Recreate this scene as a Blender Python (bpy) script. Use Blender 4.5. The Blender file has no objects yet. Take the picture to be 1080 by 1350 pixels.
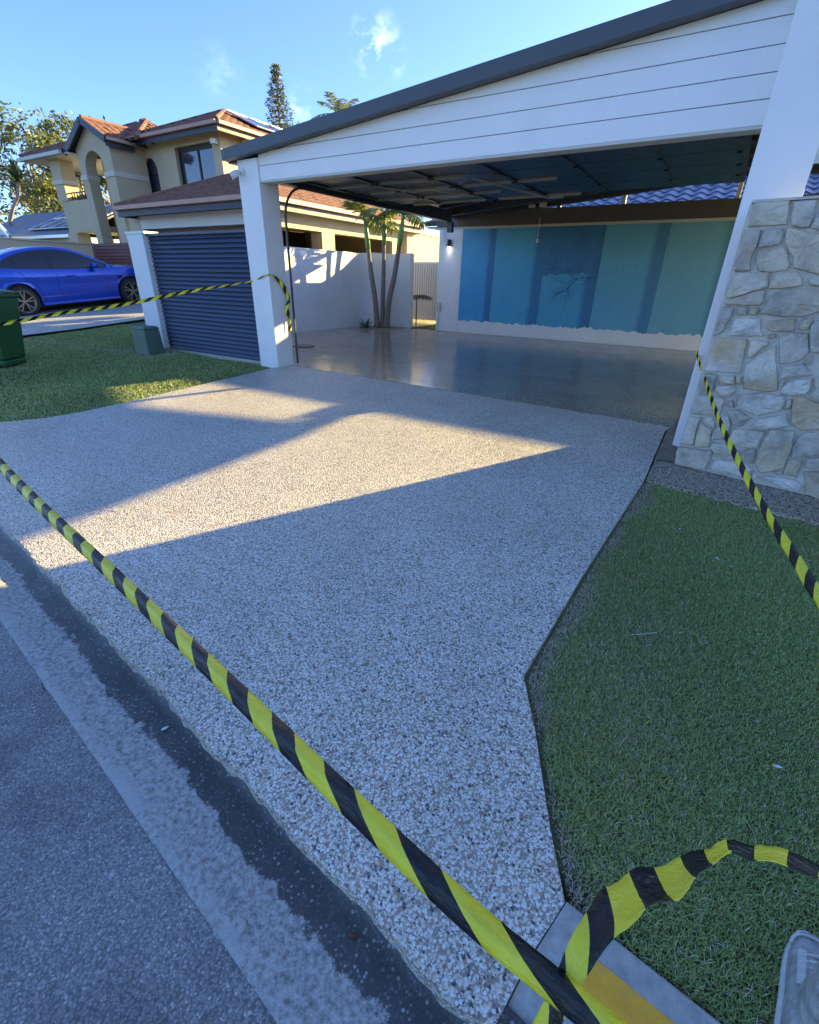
import bpy, bmesh, math, random
import numpy as np
from mathutils import Vector, Matrix

R = math.radians
rnd = random.Random(7)
rng = np.random.default_rng(11)
scene = bpy.context.scene

# ---------------------------------------------------------------- camera, sky, sun, exposure
cam_d = bpy.data.cameras.new('camera')
cam = bpy.data.objects.new('camera', cam_d)
scene.collection.objects.link(cam)
cam_d.sensor_fit = 'HORIZONTAL'
cam_d.sensor_width = 36.0
cam_d.lens = 36.0 * 615 / 1080
cam_d.clip_start = 0.05
cam_d.clip_end = 2000
CW = Matrix(((0.851236, -0.249405, 0.461731), (0.52442, 0.371533, -0.766125), (0.019527, 0.894293, 0.447055)))
cam.matrix_world = Matrix.Translation((0, 0, 1.25)) @ CW.to_4x4()
scene.camera = cam

SUN_AZ = 31.0                      # degrees from +Y towards +X
SUN_EL = math.degrees(math.atan(0.30))
SKY_STRENGTH = 0.075
SUN_STRENGTH = 3.3
EXPOSURE = 2.6

world = bpy.data.worlds.new('World')
scene.world = world
world.use_nodes = True
wn = world.node_tree.nodes
wl = world.node_tree.links
for n in list(wn):
    wn.remove(n)
w_out = wn.new('ShaderNodeOutputWorld')
w_bg = wn.new('ShaderNodeBackground')
w_bg.inputs['Strength'].default_value = SKY_STRENGTH
sky = wn.new('ShaderNodeTexSky')
sky.sky_type = 'NISHITA'
sky.sun_disc = False
sky.sun_elevation = R(SUN_EL)
sky.sun_rotation = R(SUN_AZ)
sky.air_density = 1.0
sky.dust_density = 2.0
sky.ozone_density = 5.2
sky.altitude = 1200
w_tc = wn.new('ShaderNodeTexCoord')
# a few small wisps of cloud, fixed to directions of the sky
w_noise = wn.new('ShaderNodeTexNoise')
w_noise.inputs['Scale'].default_value = 26
w_noise.inputs['Detail'].default_value = 7
w_noise.inputs['Roughness'].default_value = 0.62
w_map = wn.new('ShaderNodeMapping')
w_map.inputs['Scale'].default_value = (1, 1, 1.5)
wl.new(w_tc.outputs['Generated'], w_map.inputs['Vector'])
wl.new(w_map.outputs['Vector'], w_noise.inputs['Vector'])
acc = None
for (d, rad, k) in [((-0.546, 0.776, 0.316), 0.050, 1.0), ((-0.532, 0.790, 0.305), 0.036, 0.7), ((-0.649, 0.721, 0.243), 0.034, 0.55),
                    ((-0.728, 0.630, 0.271), 0.045, 0.16), ((-0.600, 0.764, 0.235), 0.03, 0.35), ((-0.30, 0.72, 0.62), 0.09, 0.5),
                    ((-0.9, 0.1, 0.42), 0.10, 0.6), ((-0.2, -0.85, 0.5), 0.12, 0.6), ((0.7, -0.5, 0.5), 0.12, 0.6)]:
    dist = wn.new('ShaderNodeVectorMath'); dist.operation = 'DISTANCE'
    v = Vector(d).normalized()
    dist.inputs[1].default_value = v
    wl.new(w_tc.outputs['Generated'], dist.inputs[0])
    mr = wn.new('ShaderNodeMapRange')
    mr.interpolation_type = 'SMOOTHSTEP'
    mr.inputs['From Min'].default_value = rad
    mr.inputs['From Max'].default_value = 0.0
    mr.inputs['To Min'].default_value = 0.0
    mr.inputs['To Max'].default_value = k
    wl.new(dist.outputs['Value'], mr.inputs['Value'])
    if acc is None:
        acc = mr.outputs['Result']
    else:
        mx = wn.new('ShaderNodeMath'); mx.operation = 'MAXIMUM'
        wl.new(acc, mx.inputs[0]); wl.new(mr.outputs['Result'], mx.inputs[1])
        acc = mx.outputs[0]
w_ms = wn.new('ShaderNodeMapRange')
w_ms.inputs['From Min'].default_value = 0.44
w_ms.inputs['From Max'].default_value = 0.72
wl.new(w_noise.outputs['Fac'], w_ms.inputs['Value'])
w_mul = wn.new('ShaderNodeMath'); w_mul.operation = 'MULTIPLY'
wl.new(acc, w_mul.inputs[0]); wl.new(w_ms.outputs['Result'], w_mul.inputs[1])
w_mix = wn.new('ShaderNodeMix'); w_mix.data_type = 'RGBA'
wl.new(w_mul.outputs[0], w_mix.inputs['Factor'])
wl.new(sky.outputs['Color'], w_mix.inputs['A'])
w_mix.inputs['B'].default_value = (4.6, 5.6, 6.6, 1)
w_wb = wn.new('ShaderNodeMix'); w_wb.data_type = 'RGBA'; w_wb.blend_type = 'MULTIPLY'
w_wb.inputs['Factor'].default_value = 1.0
wl.new(w_mix.outputs['Result'], w_wb.inputs['A'])
w_wb.inputs['B'].default_value = (0.96, 0.90, 0.98, 1)          # white balance of the camera
wl.new(w_wb.outputs['Result'], w_bg.inputs['Color'])
wl.new(w_bg.outputs['Background'], w_out.inputs['Surface'])

sun_d = bpy.data.lights.new('sun', 'SUN')
sun_d.energy = SUN_STRENGTH
sun_d.angle = R(0.5)
sun_d.color = (1.0, 0.79, 0.32)
sun = bpy.data.objects.new('sun', sun_d)
scene.collection.objects.link(sun)
sv = Vector((math.sin(R(SUN_AZ)) * math.cos(R(SUN_EL)), math.cos(R(SUN_AZ)) * math.cos(R(SUN_EL)), math.sin(R(SUN_EL))))
sun.rotation_euler = (-sv).to_track_quat('-Z', 'Y').to_euler()
sun.location = sv * 60

scene.view_settings.view_transform = 'Standard'
scene.view_settings.look = 'None'
scene.view_settings.gamma = 1.0
scene.view_settings.use_curve_mapping = False
scene.view_settings.exposure = EXPOSURE
scene.cycles.max_bounces = 8
scene.cycles.diffuse_bounces = 4
scene.cycles.glossy_bounces = 3
scene.cycles.transmission_bounces = 3
scene.cycles.caustics_reflective = False
scene.cycles.caustics_refractive = False

# ---------------------------------------------------------------- materials
def new_mat(name):
    m = bpy.data.materials.new(name)
    m.use_nodes = True
    nt = m.node_tree
    b = nt.nodes['Principled BSDF']
    return m, nt, b

def coords(nt, kind='Object', scale=None):
    tc = nt.nodes.new('ShaderNodeTexCoord')
    if scale is None:
        return tc.outputs[kind]
    mp = nt.nodes.new('ShaderNodeMapping')
    mp.inputs['Scale'].default_value = scale
    nt.links.new(tc.outputs[kind], mp.inputs['Vector'])
    return mp.outputs['Vector']

def noise(nt, vec, scale, detail=4, rough=0.55):
    n = nt.nodes.new('ShaderNodeTexNoise')
    n.inputs['Scale'].default_value = scale
    n.inputs['Detail'].default_value = detail
    n.inputs['Roughness'].default_value = rough
    nt.links.new(vec, n.inputs['Vector'])
    return n.outputs['Fac']

def ramp(nt, fac, stops, interp='LINEAR'):
    r = nt.nodes.new('ShaderNodeValToRGB')
    r.color_ramp.interpolation = interp
    el = r.color_ramp.elements
    while len(el) < len(stops):
        el.new(0.5)
    for e, (p, c) in zip(el, stops):
        e.position = p
        e.color = (c[0], c[1], c[2], 1) if len(c) == 3 else c
    nt.links.new(fac, r.inputs['Fac'])
    return r.outputs['Color']

def maprange(nt, val, a, b, c=0.0, d=1.0, smooth=False):
    m = nt.nodes.new('ShaderNodeMapRange')
    if smooth:
        m.interpolation_type = 'SMOOTHSTEP'
    for k, v in zip(('From Min', 'From Max', 'To Min', 'To Max'), (a, b, c, d)):
        m.inputs[k].default_value = v
    nt.links.new(val, m.inputs['Value'])
    return m.outputs['Result']

def math_n(nt, op, a, b=None):
    m = nt.nodes.new('ShaderNodeMath'); m.operation = op
    for i, v in enumerate((a, b)):
        if v is None:
            continue
        if isinstance(v, (int, float)):
            m.inputs[i].default_value = v
        else:
            nt.links.new(v, m.inputs[i])
    return m.outputs[0]

def mix(nt, fac, a, b, blend='MIX'):
    m = nt.nodes.new('ShaderNodeMix'); m.data_type = 'RGBA'; m.blend_type = blend
    for k, v in (('Factor', fac), ('A', a), ('B', b)):
        if isinstance(v, (int, float)):
            m.inputs[k].default_value = v
        elif isinstance(v, (tuple, list)):
            m.inputs[k].default_value = (v[0], v[1], v[2], 1)
        else:
            nt.links.new(v, m.inputs[k])
    return m.outputs['Result']

def bump(nt, b, height, strength=0.3, dist=0.01):
    bp = nt.nodes.new('ShaderNodeBump')
    bp.inputs['Strength'].default_value = strength
    bp.inputs['Distance'].default_value = dist
    nt.links.new(height, bp.inputs['Height'])
    nt.links.new(bp.outputs['Normal'], b.inputs['Normal'])
    return bp

def pm(name, col, rough=0.6, var=0.12, scale=3.0, bmp=0.0, bscale=60, metallic=0.0, rnd_obj=0.0, coat=0.0, spec=0.5, dirt=None):
    """plain procedural material: colour + noise variation + fine relief"""
    m, nt, b = new_mat(name)
    v = coords(nt)
    f = noise(nt, v, scale, 6, 0.6)
    c = ramp(nt, f, [(0.25, [x * (1 - var) for x in col]), (0.75, [min(1, x * (1 + var)) for x in col])])
    if dirt:
        f2 = noise(nt, v, scale * 0.35, 8, 0.7)
        c = mix(nt, maprange(nt, f2, 0.5, 0.8, 0, dirt[1]), c, dirt[0])
    if rnd_obj:
        oi = nt.nodes.new('ShaderNodeObjectInfo')
        hs = nt.nodes.new('ShaderNodeHueSaturation')
        nt.links.new(maprange(nt, oi.outputs['Random'], 0, 1, 1 - rnd_obj, 1 + rnd_obj), hs.inputs['Value'])
        nt.links.new(c, hs.inputs['Color'])
        c = hs.outputs['Color']
    nt.links.new(c, b.inputs['Base Color'])
    fr = noise(nt, v, scale * 4, 4)
    nt.links.new(maprange(nt, fr, 0.2, 0.8, max(0.02, rough - 0.08), min(1, rough + 0.08)), b.inputs['Roughness'])
    b.inputs['Metallic'].default_value = metallic
    b.inputs['Specular IOR Level'].default_value = spec
    if coat:
        b.inputs['Coat Weight'].default_value = coat
        b.inputs['Coat Roughness'].default_value = 0.04
    if bmp:
        bump(nt, b, noise(nt, v, bscale, 5), bmp, 0.01)
    return m

M = {}
M['white_paint'] = pm('white_paint', (0.80, 0.80, 0.79), 0.45, 0.04, 2.0, 0.08, 40, dirt=((0.62, 0.60, 0.56), 0.35))
M['white_render'] = pm('white_render', (0.78, 0.78, 0.77), 0.75, 0.04, 1.5, 0.25, 90, dirt=((0.45, 0.43, 0.38), 0.35))
M['seam_tan'] = pm('seam_tan', (0.55, 0.46, 0.35), 0.8, 0.1, 6)
M['soffit_grey'] = pm('soffit_grey', (0.55, 0.55, 0.50), 0.6, 0.05, 3)
M['dark_metal'] = pm('dark_metal', (0.045, 0.052, 0.062), 0.42, 0.12, 4, 0.03, 30)
M['fascia_grey'] = pm('fascia_grey', (0.060, 0.070, 0.085), 0.45, 0.08, 3)
M['roof_under'] = pm('roof_under', (0.032, 0.040, 0.050), 0.38, 0.15, 2)
M['door_dark'] = pm('door_dark', (0.014, 0.018, 0.025), 0.40, 0.15, 3, 0.04, 25)
M['steel'] = pm('steel', (0.40, 0.40, 0.39), 0.35, 0.12, 8, metallic=0.7)
M['beam_brown'] = pm('beam_brown', (0.085, 0.078, 0.076), 0.55, 0.15, 5, 0.1, 40)
M['louvre'] = pm('louvre', (0.048, 0.064, 0.110), 0.42, 0.07, 6, rnd_obj=0.08)
M['black'] = pm('black', (0.012, 0.012, 0.013), 0.5, 0.2, 6)
M['rubber'] = pm('rubber', (0.018, 0.018, 0.019), 0.75, 0.2, 12, 0.1, 90)
M['glass_dark'] = pm('glass_dark', (0.010, 0.013, 0.018), 0.04, 0.1, 2, spec=0.6)
M['glass_sky'] = pm('glass_sky', (0.030, 0.040, 0.060), 0.05, 0.1, 2, spec=1.0)
M['cream'] = pm('cream', (0.52, 0.43, 0.29), 0.8, 0.08, 1.2, 0.2, 60, dirt=((0.30, 0.25, 0.18), 0.35))
M['cream_band'] = pm('cream_band', (0.60, 0.57, 0.47), 0.8, 0.05, 2)
M['cream_white'] = pm('cream_white', (0.66, 0.66, 0.64), 0.6, 0.05, 2)
M['navy_trim'] = pm('navy_trim', (0.030, 0.034, 0.055), 0.5, 0.1, 4)
M['gutter_salmon'] = pm('gutter_salmon', (0.46, 0.26, 0.19), 0.5, 0.08, 4)
M['soffit_white'] = pm('soffit_white', (0.55, 0.54, 0.52), 0.6, 0.05, 3)
M['brown_door'] = pm('brown_door', (0.11, 0.055, 0.035), 0.5, 0.2, 5)
M['red_slat'] = pm('red_slat', (0.13, 0.032, 0.030), 0.5, 0.12, 5, rnd_obj=0.15)
M['tile_red'] = pm('tile_red', (0.21, 0.088, 0.055), 0.75, 0.35, 7.0, 0.2, 60, dirt=((0.10, 0.06, 0.045), 0.6))
M['tile_blue'] = pm('tile_blue', (0.13, 0.15, 0.24), 0.35, 0.15, 5.0, 0.1, 60, rnd_obj=0.14)
M['solar'] = pm('solar', (0.02, 0.035, 0.10), 0.12, 0.15, 3)
M['alu'] = pm('alu', (0.75, 0.76, 0.78), 0.35, 0.05, 4, metallic=0.4)
M['green_box'] = pm('green_box', (0.10, 0.17, 0.12), 0.55, 0.12, 5, 0.05, 60, dirt=((0.2, 0.2, 0.16), 0.4))
M['green_bin'] = pm('green_bin', (0.016, 0.095, 0.028), 0.45, 0.1, 5, 0.04, 80)
M['wall_cream'] = pm('wall_cream', (0.50, 0.42, 0.29), 0.85, 0.14, 1.0, 0.3, 50, dirt=((0.20, 0.18, 0.14), 0.6))
M['bark_palm'] = pm('bark_palm', (0.20, 0.17, 0.14), 0.85, 0.25, 9, 0.3, 40)
M['crownshaft'] = pm('crownshaft', (0.16, 0.27, 0.06), 0.45, 0.15, 6)
M['bark_gum'] = pm('bark_gum', (0.38, 0.31, 0.24), 0.85, 0.3, 4, 0.3, 20)
M['bark_dark'] = pm('bark_dark', (0.12, 0.09, 0.065), 0.9, 0.25, 6, 0.3, 20)
M['concrete'] = pm('concrete', (0.42, 0.40, 0.36), 0.85, 0.32, 24, 0.5, 130, dirt=((0.20, 0.19, 0.17), 0.5))
M['mortar'] = pm('mortar', (0.54, 0.50, 0.44), 0.95, 0.2, 14, 0.6, 70)
M['dirt'] = pm('dirt', (0.24, 0.19, 0.13), 0.95, 0.35, 9, 0.6, 50)
M['yellow_paint'] = pm('yellow_paint', (0.88, 0.40, 0.025), 0.7, 0.15, 18, 0.3, 110, dirt=((0.42, 0.33, 0.2), 0.7))
M['shoe_upper'] = pm('shoe_upper', (0.38, 0.38, 0.36), 0.85, 0.40, 34, 1.0, 38, dirt=((0.17, 0.165, 0.15), 0.8))
M['shoe_sole'] = pm('shoe_sole', (0.66, 0.65, 0.60), 0.7, 0.15, 15, 0.1, 80, dirt=((0.3, 0.27, 0.22), 0.6))
M['lace'] = pm('lace', (0.60, 0.60, 0.57), 0.85, 0.15, 40)
M['cctv_white'] = pm('cctv_white', (0.70, 0.70, 0.69), 0.4, 0.05, 5)
M['leaf_red'] = pm('leaf_red', (0.20, 0.05, 0.025), 0.7, 0.3, 30)
M['paper_scrap'] = pm('paper_scrap', (0.75, 0.78, 0.80), 0.8, 0.1, 30)
M['iron_lid'] = pm('iron_lid', (0.10, 0.085, 0.07), 0.6, 0.3, 20, 0.4, 60)
M['tyre'] = M['rubber']
M['rim_bronze'] = pm('rim_bronze', (0.34, 0.29, 0.20), 0.35, 0.1, 9, metallic=0.6)
M['tail_red'] = pm('tail_red', (0.35, 0.01, 0.01), 0.15, 0.1, 9)
M['lamp_glass'] = pm('lamp_glass', (0.7, 0.72, 0.75), 0.1, 0.05, 9)

def car_paint():
    m, nt, b = new_mat('car_blue')
    b.inputs['Base Color'].default_value = (0.002, 0.060, 0.46, 1)
    b.inputs['Metallic'].default_value = 0.35
    b.inputs['Roughness'].default_value = 0.32
    b.inputs['Coat Weight'].default_value = 1.0
    b.inputs['Coat Roughness'].default_value = 0.03
    bump(nt, b, noise(nt, coords(nt), 900, 2), 0.02, 0.001)
    return m
M['car_blue'] = car_paint()

def aggregate(name, scale, stops, rough, gap_col, lo=0.74, bstr=0.5, tint=None, rrange=0.1, cscale=1.2):
    m, nt, b = new_mat(name)
    v = coords(nt)
    wob = nt.nodes.new('ShaderNodeTexNoise'); wob.inputs['Scale'].default_value = scale * 0.7; wob.inputs['Detail'].default_value = 2
    nt.links.new(v, wob.inputs['Vector'])
    add = nt.nodes.new('ShaderNodeMix'); add.data_type = 'VECTOR'
    vm = nt.nodes.new('ShaderNodeVectorMath'); vm.operation = 'MULTIPLY_ADD'
    nt.links.new(wob.outputs['Color'], vm.inputs[0])
    vm.inputs[1].default_value = (0.9 / scale,) * 3
    nt.links.new(v, vm.inputs[2])
    vec = vm.outputs['Vector']
    vo = nt.nodes.new('ShaderNodeTexVoronoi'); vo.inputs['Scale'].default_value = scale
    nt.links.new(vec, vo.inputs['Vector'])
    vo2 = nt.nodes.new('ShaderNodeTexVoronoi'); vo2.inputs['Scale'].default_value = scale * 1.9
    nt.links.new(vec, vo2.inputs['Vector'])
    sep = nt.nodes.new('ShaderNodeSeparateColor'); nt.links.new(vo.outputs['Color'], sep.inputs['Color'])
    sep2 = nt.nodes.new('ShaderNodeSeparateColor'); nt.links.new(vo2.outputs['Color'], sep2.inputs['Color'])
    c1 = ramp(nt, sep.outputs['Red'], stops, 'CONSTANT')
    c2 = ramp(nt, sep2.outputs['Red'], stops, 'CONSTANT')
    pick = maprange(nt, sep.outputs['Green'], 0.55, 0.60)
    c = mix(nt, pick, c1, c2)
    c = mix(nt, 0.10, c, mix(nt, noise(nt, v, scale * 3, 3), (0.2, 0.19, 0.18), (0.6, 0.58, 0.55)))
    g1 = maprange(nt, vo.outputs['Distance'], 0.50, 0.76)
    c = mix(nt, g1, c, gap_col)
    big = noise(nt, v, cscale, 5, 0.6)
    c = mix(nt, 1.0, c, ramp(nt, big, [(0.30, (lo, lo, lo)), (0.5, (0.2 * lo + 0.76,) * 3), (0.70, (1.0, 1.0, 1.0))]), 'MULTIPLY')
    if tint:
        c = mix(nt, 1.0, c, tint, 'MULTIPLY')
    nt.links.new(c, b.inputs['Base Color'])
    nt.links.new(maprange(nt, noise(nt, v, 2.2, 6, 0.65), 0.3, 0.7, rough - rrange, rough + rrange), b.inputs['Roughness'])
    h = math_n(nt, 'SUBTRACT', 1.0, vo.outputs['Distance'])
    bump(nt, b, h, bstr, 0.004)
    b.inputs['Specular IOR Level'].default_value = 0.5
    return m

peb = [(0.0, (0.93, 0.87, 0.76)), (0.20, (0.72, 0.63, 0.50)), (0.33, (0.95, 0.92, 0.85)), (0.50, (0.50, 0.33, 0.18)), (0.61, (0.84, 0.71, 0.52)),
       (0.73, (0.24, 0.19, 0.145)), (0.81, (0.76, 0.68, 0.57)), (0.91, (0.06, 0.052, 0.045))]
M['aggregate'] = aggregate('aggregate', 122, peb, 0.40, (0.36, 0.31, 0.245), lo=0.80, bstr=0.8)
M['aggregate_gloss'] = aggregate('aggregate_gloss', 105, peb, 0.17, (0.20, 0.18, 0.15), bstr=0.05, tint=(0.66, 0.60, 0.51), rrange=0.07)
M['aggregate_path'] = aggregate('aggregate_path', 90, peb, 0.55, (0.16, 0.14, 0.12), bstr=0.5, tint=(0.62, 0.57, 0.50))
asp = [(0.0, (0.30, 0.29, 0.27)), (0.35, (0.37, 0.36, 0.335)), (0.6, (0.20, 0.195, 0.185)), (0.84, (0.47, 0.455, 0.425)), (0.94, (0.62, 0.60, 0.56))]
M['asphalt'] = aggregate('asphalt', 150, asp, 0.75, (0.17, 0.17, 0.17), lo=0.52, bstr=0.8, cscale=2.6)
M['asphalt'].name = 'asphalt'

def gutter_mat():
    """concrete channel: the strip against the drive is wet and dark, its edge ragged; coarse grit shows in it"""
    m, nt, b = new_mat('gutter_concrete')
    v = coords(nt)
    uv = nt.nodes.new('ShaderNodeUVMap'); uv.uv_map = 'UVMap'
    sp = nt.nodes.new('ShaderNodeSeparateXYZ'); nt.links.new(uv.outputs['UV'], sp.inputs['Vector'])
    rag = noise(nt, v, 16, 8, 0.72)
    slow = noise(nt, v, 2.2, 3, 0.5)
    acr = math_n(nt, 'ADD', sp.outputs['Y'], math_n(nt, 'MULTIPLY', math_n(nt, 'SUBTRACT', rag, 0.5), 0.15))
    acr = math_n(nt, 'ADD', acr, math_n(nt, 'MULTIPLY', math_n(nt, 'SUBTRACT', slow, 0.5), 0.09))
    dry = maprange(nt, acr, 0.136, 0.146)
    vo = nt.nodes.new('ShaderNodeTexVoronoi'); vo.inputs['Scale'].default_value = 95
    nt.links.new(v, vo.inputs['Vector'])
    sep = nt.nodes.new('ShaderNodeSeparateColor'); nt.links.new(vo.outputs['Color'], sep.inputs['Color'])
    grit = mix(nt, maprange(nt, vo.outputs['Distance'], 0.34, 0.46), ramp(nt, sep.outputs['Red'], [(0, (0.16, 0.15, 0.13)), (0.45, (0.09, 0.085, 0.08)), (0.70, (0.26, 0.25, 0.23)), (0.88, (0.52, 0.50, 0.47))], 'CONSTANT'), (0.10, 0.095, 0.085))
    wetc = mix(nt, ramp(nt, noise(nt, v, 7, 6, 0.7), [(0.35, (0.25, 0.25, 0.25)), (0.65, (0.8, 0.8, 0.8))]), grit, (0.040, 0.038, 0.034))
    dryc = ramp(nt, noise(nt, v, 60, 6, 0.75), [(0.36, (0.17, 0.165, 0.15)), (0.50, (0.37, 0.355, 0.325)), (0.66, (0.54, 0.52, 0.48))])
    lip = math_n(nt, 'MULTIPLY', maprange(nt, acr, 0.262, 0.268), maprange(nt, noise(nt, v, 9, 5), 0.4, 0.6))
    dryc = mix(nt, lip, dryc, mix(nt, noise(nt, v, 70, 6, 0.75), (0.25, 0.24, 0.22), (0.56, 0.545, 0.51)))
    nt.links.new(mix(nt, dry, wetc, dryc), b.inputs['Base Color'])
    nt.links.new(maprange(nt, dry, 0, 1, 0.33, 0.85), b.inputs['Roughness'])
    hh = math_n(nt, 'ADD', noise(nt, v, 110, 4), math_n(nt, 'MULTIPLY', math_n(nt, 'SUBTRACT', 1.0, vo.outputs['Distance']), 0.6))
    bump(nt, b, hh, 0.5, 0.004)
    return m
M['gutter'] = gutter_mat()

def grass_mat(name):
    m, nt, b = new_mat(name)
    at = nt.nodes.new('ShaderNodeAttribute'); at.attribute_name = 'Col'
    nt.links.new(at.outputs['Color'], b.inputs['Base Color'])
    b.inputs['Roughness'].default_value = 0.6
    b.inputs['Specular IOR Level'].default_value = 0.3
    b.inputs['Transmission Weight'].default_value = 0.0
    b.inputs['Subsurface Weight'].default_value = 0.0
    return m
M['grass'] = grass_mat('grass_blade')

def soil_grass():
    m, nt, b = new_mat('lawn_soil')
    v = coords(nt)
    c = ramp(nt, noise(nt, v, 5, 8, 0.7), [(0.3, (0.12, 0.14, 0.055)), (0.55, (0.15, 0.165, 0.065)), (0.75, (0.24, 0.20, 0.12))])
    nt.links.new(c, b.inputs['Base Color'])
    b.inputs['Roughness'].default_value = 0.95
    bump(nt, b, noise(nt, v, 60, 6, 0.7), 0.9, 0.02)
    return m
M['lawn_soil'] = soil_grass()

def leaf_mat(name, cols):
    m, nt, b = new_mat(name)
    v = coords(nt)
    at = nt.nodes.new('ShaderNodeAttribute'); at.attribute_name = 'rnd'
    c = ramp(nt, at.outputs['Fac'], [(i / (len(cols) - 1), c) for i, c in enumerate(cols)])
    nt.links.new(c, b.inputs['Base Color'])
    b.inputs['Roughness'].default_value = 0.5
    tr = nt.nodes.new('ShaderNodeBsdfTranslucent'); nt.links.new(c, tr.inputs['Color'])
    ms = nt.nodes.new('ShaderNodeMixShader'); ms.inputs[0].default_value = 0.3
    out = nt.nodes['Material Output']
    nt.links.new(b.outputs[0], ms.inputs[1]); nt.links.new(tr.outputs[0], ms.inputs[2])
    nt.links.new(ms.outputs[0], out.inputs['Surface'])
    return m
M['leaf_gum'] = leaf_mat('leaf_gum', [(0.070, 0.100, 0.035), (0.125, 0.160, 0.050), (0.20, 0.215, 0.075)])
M['leaf_bush'] = leaf_mat('leaf_bush', [(0.085, 0.105, 0.028), (0.15, 0.165, 0.042), (0.23, 0.215, 0.06)])
M['leaf_pine'] = leaf_mat('leaf_pine', [(0.05, 0.075, 0.035), (0.085, 0.11, 0.05), (0.12, 0.14, 0.06)])
M['leaf_palm'] = leaf_mat('leaf_palm', [(0.085, 0.13, 0.030), (0.15, 0.19, 0.045), (0.25, 0.25, 0.065)])

def stone_mat():
    m, nt, b = new_mat('rubble_stone')
    oi = nt.nodes.new('ShaderNodeObjectInfo')
    v = coords(nt)
    off = nt.nodes.new('ShaderNodeVectorMath'); off.operation = 'ADD'
    cmb = nt.nodes.new('ShaderNodeCombineXYZ')
    nt.links.new(math_n(nt, 'MULTIPLY', oi.outputs['Random'], 40.0), cmb.inputs['X'])
    nt.links.new(math_n(nt, 'MULTIPLY', oi.outputs['Random'], 17.0), cmb.inputs['Z'])
    nt.links.new(v, off.inputs[0]); nt.links.new(cmb.outputs[0], off.inputs[1])
    vv = off.outputs['Vector']
    base = ramp(nt, oi.outputs['Random'], [(0, (0.66, 0.57, 0.43)), (0.25, (0.76, 0.71, 0.61)), (0.45, (0.56, 0.51, 0.43)), (0.7, (0.78, 0.74, 0.66)), (0.85, (0.72, 0.60, 0.43)), (1, (0.74, 0.64, 0.50))])
    f1 = noise(nt, vv, 5, 8, 0.68)
    c = mix(nt, 1.0, base, ramp(nt, f1, [(0.30, (0.50, 0.49, 0.49)), (0.52, (1.0, 1.0, 1.0)), (0.70, (1.3, 1.28, 1.24))]), 'MULTIPLY')
    rust = noise(nt, vv, 3.2, 5, 0.6)
    at = nt.nodes.new('ShaderNodeAttribute'); at.attribute_type = 'OBJECT'; at.attribute_name = 'rust'
    rf = math_n(nt, 'MULTIPLY', maprange(nt, rust, 0.44, 0.66, 0.0, 0.8), at.outputs['Fac'])
    c = mix(nt, rf, c, (0.62, 0.42, 0.18))
    vein = maprange(nt, noise(nt, vv, 26, 4, 0.8), 0.62, 0.75)
    c = mix(nt, math_n(nt, 'MULTIPLY', vein, 0.5), c, (0.66, 0.65, 0.62))
    nt.links.new(c, b.inputs['Base Color'])
    b.inputs['Roughness'].default_value = 0.85
    hgt = math_n(nt, 'ADD', math_n(nt, 'MULTIPLY', noise(nt, vv, 11, 8, 0.7), 1.4), math_n(nt, 'MULTIPLY', noise(nt, vv, 55, 5, 0.7), 0.4))
    bump(nt, b, hgt, 1.0, 0.03)
    return m
M['stone'] = stone_mat()

def tape_mat():
    m, nt, b = new_mat('barrier_tape')
    uv = nt.nodes.new('ShaderNodeUVMap'); uv.uv_map = 'UVMap'
    sp = nt.nodes.new('ShaderNodeSeparateXYZ'); nt.links.new(uv.outputs['UV'], sp.inputs['Vector'])
    s = math_n(nt, 'ADD', math_n(nt, 'DIVIDE', sp.outputs['X'], 0.185), math_n(nt, 'MULTIPLY', sp.outputs['Y'], 0.26))
    fr = math_n(nt, 'FRACT', s)
    st = math_n(nt, 'GREATER_THAN', fr, 0.52)
    v = coords(nt)
    ye = ramp(nt, noise(nt, v, 30, 4), [(0.3, (0.80, 0.69, 0.030)), (0.7, (0.90, 0.79, 0.045))])
    nt.links.new(mix(nt, st, ye, (0.008, 0.008, 0.009)), b.inputs['Base Color'])
    b.inputs['Roughness'].default_value = 0.20
    b.inputs['Specular IOR Level'].default_value = 0.5
    bump(nt, b, math_n(nt, 'ADD', noise(nt, coords(nt, 'Object', (1, 3, 3)), 40, 4), noise(nt, coords(nt, 'UV', (6, 0.8, 1)), 5, 4)), 0.55, 0.006)
    return m
M['tape'] = tape_mat()

def mural_mat(name, left, right, edge):
    """painted panel: blue that deepens into a painted dark stripe along the panel's right edge"""
    m, nt, b = new_mat(name)
    tc = nt.nodes.new('ShaderNodeTexCoord')
    sp = nt.nodes.new('ShaderNodeSeparateXYZ'); nt.links.new(tc.outputs['Generated'], sp.inputs['Vector'])
    v = tc.outputs['Object']
    n1 = noise(nt, v, 1.6, 6, 0.65)
    c = mix(nt, maprange(nt, n1, 0.3, 0.7), left, right)
    wx = math_n(nt, 'ADD', sp.outputs['X'], math_n(nt, 'MULTIPLY', math_n(nt, 'SUBTRACT', noise(nt, v, 5, 4), 0.5), 0.08))
    c = mix(nt, maprange(nt, wx, 0.74, 0.86, 0, 0.85, True), c, edge)
    brush = noise(nt, coords(nt, 'Object', (14, 1, 1.2)), 3, 6, 0.7)
    c = mix(nt, 1.0, c, ramp(nt, brush, [(0.3, (0.86, 0.86, 0.88)), (0.7, (1.08, 1.08, 1.06))]), 'MULTIPLY')
    nt.links.new(c, b.inputs['Base Color'])
    b.inputs['Roughness'].default_value = 0.5
    return m

# ---------------------------------------------------------------- mesh helpers
COL = scene.collection
def wpos(o):
    v = Vector((0, 0, 0))
    while o is not None:
        v = v + o.location
        o = o.parent
    return v

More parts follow.
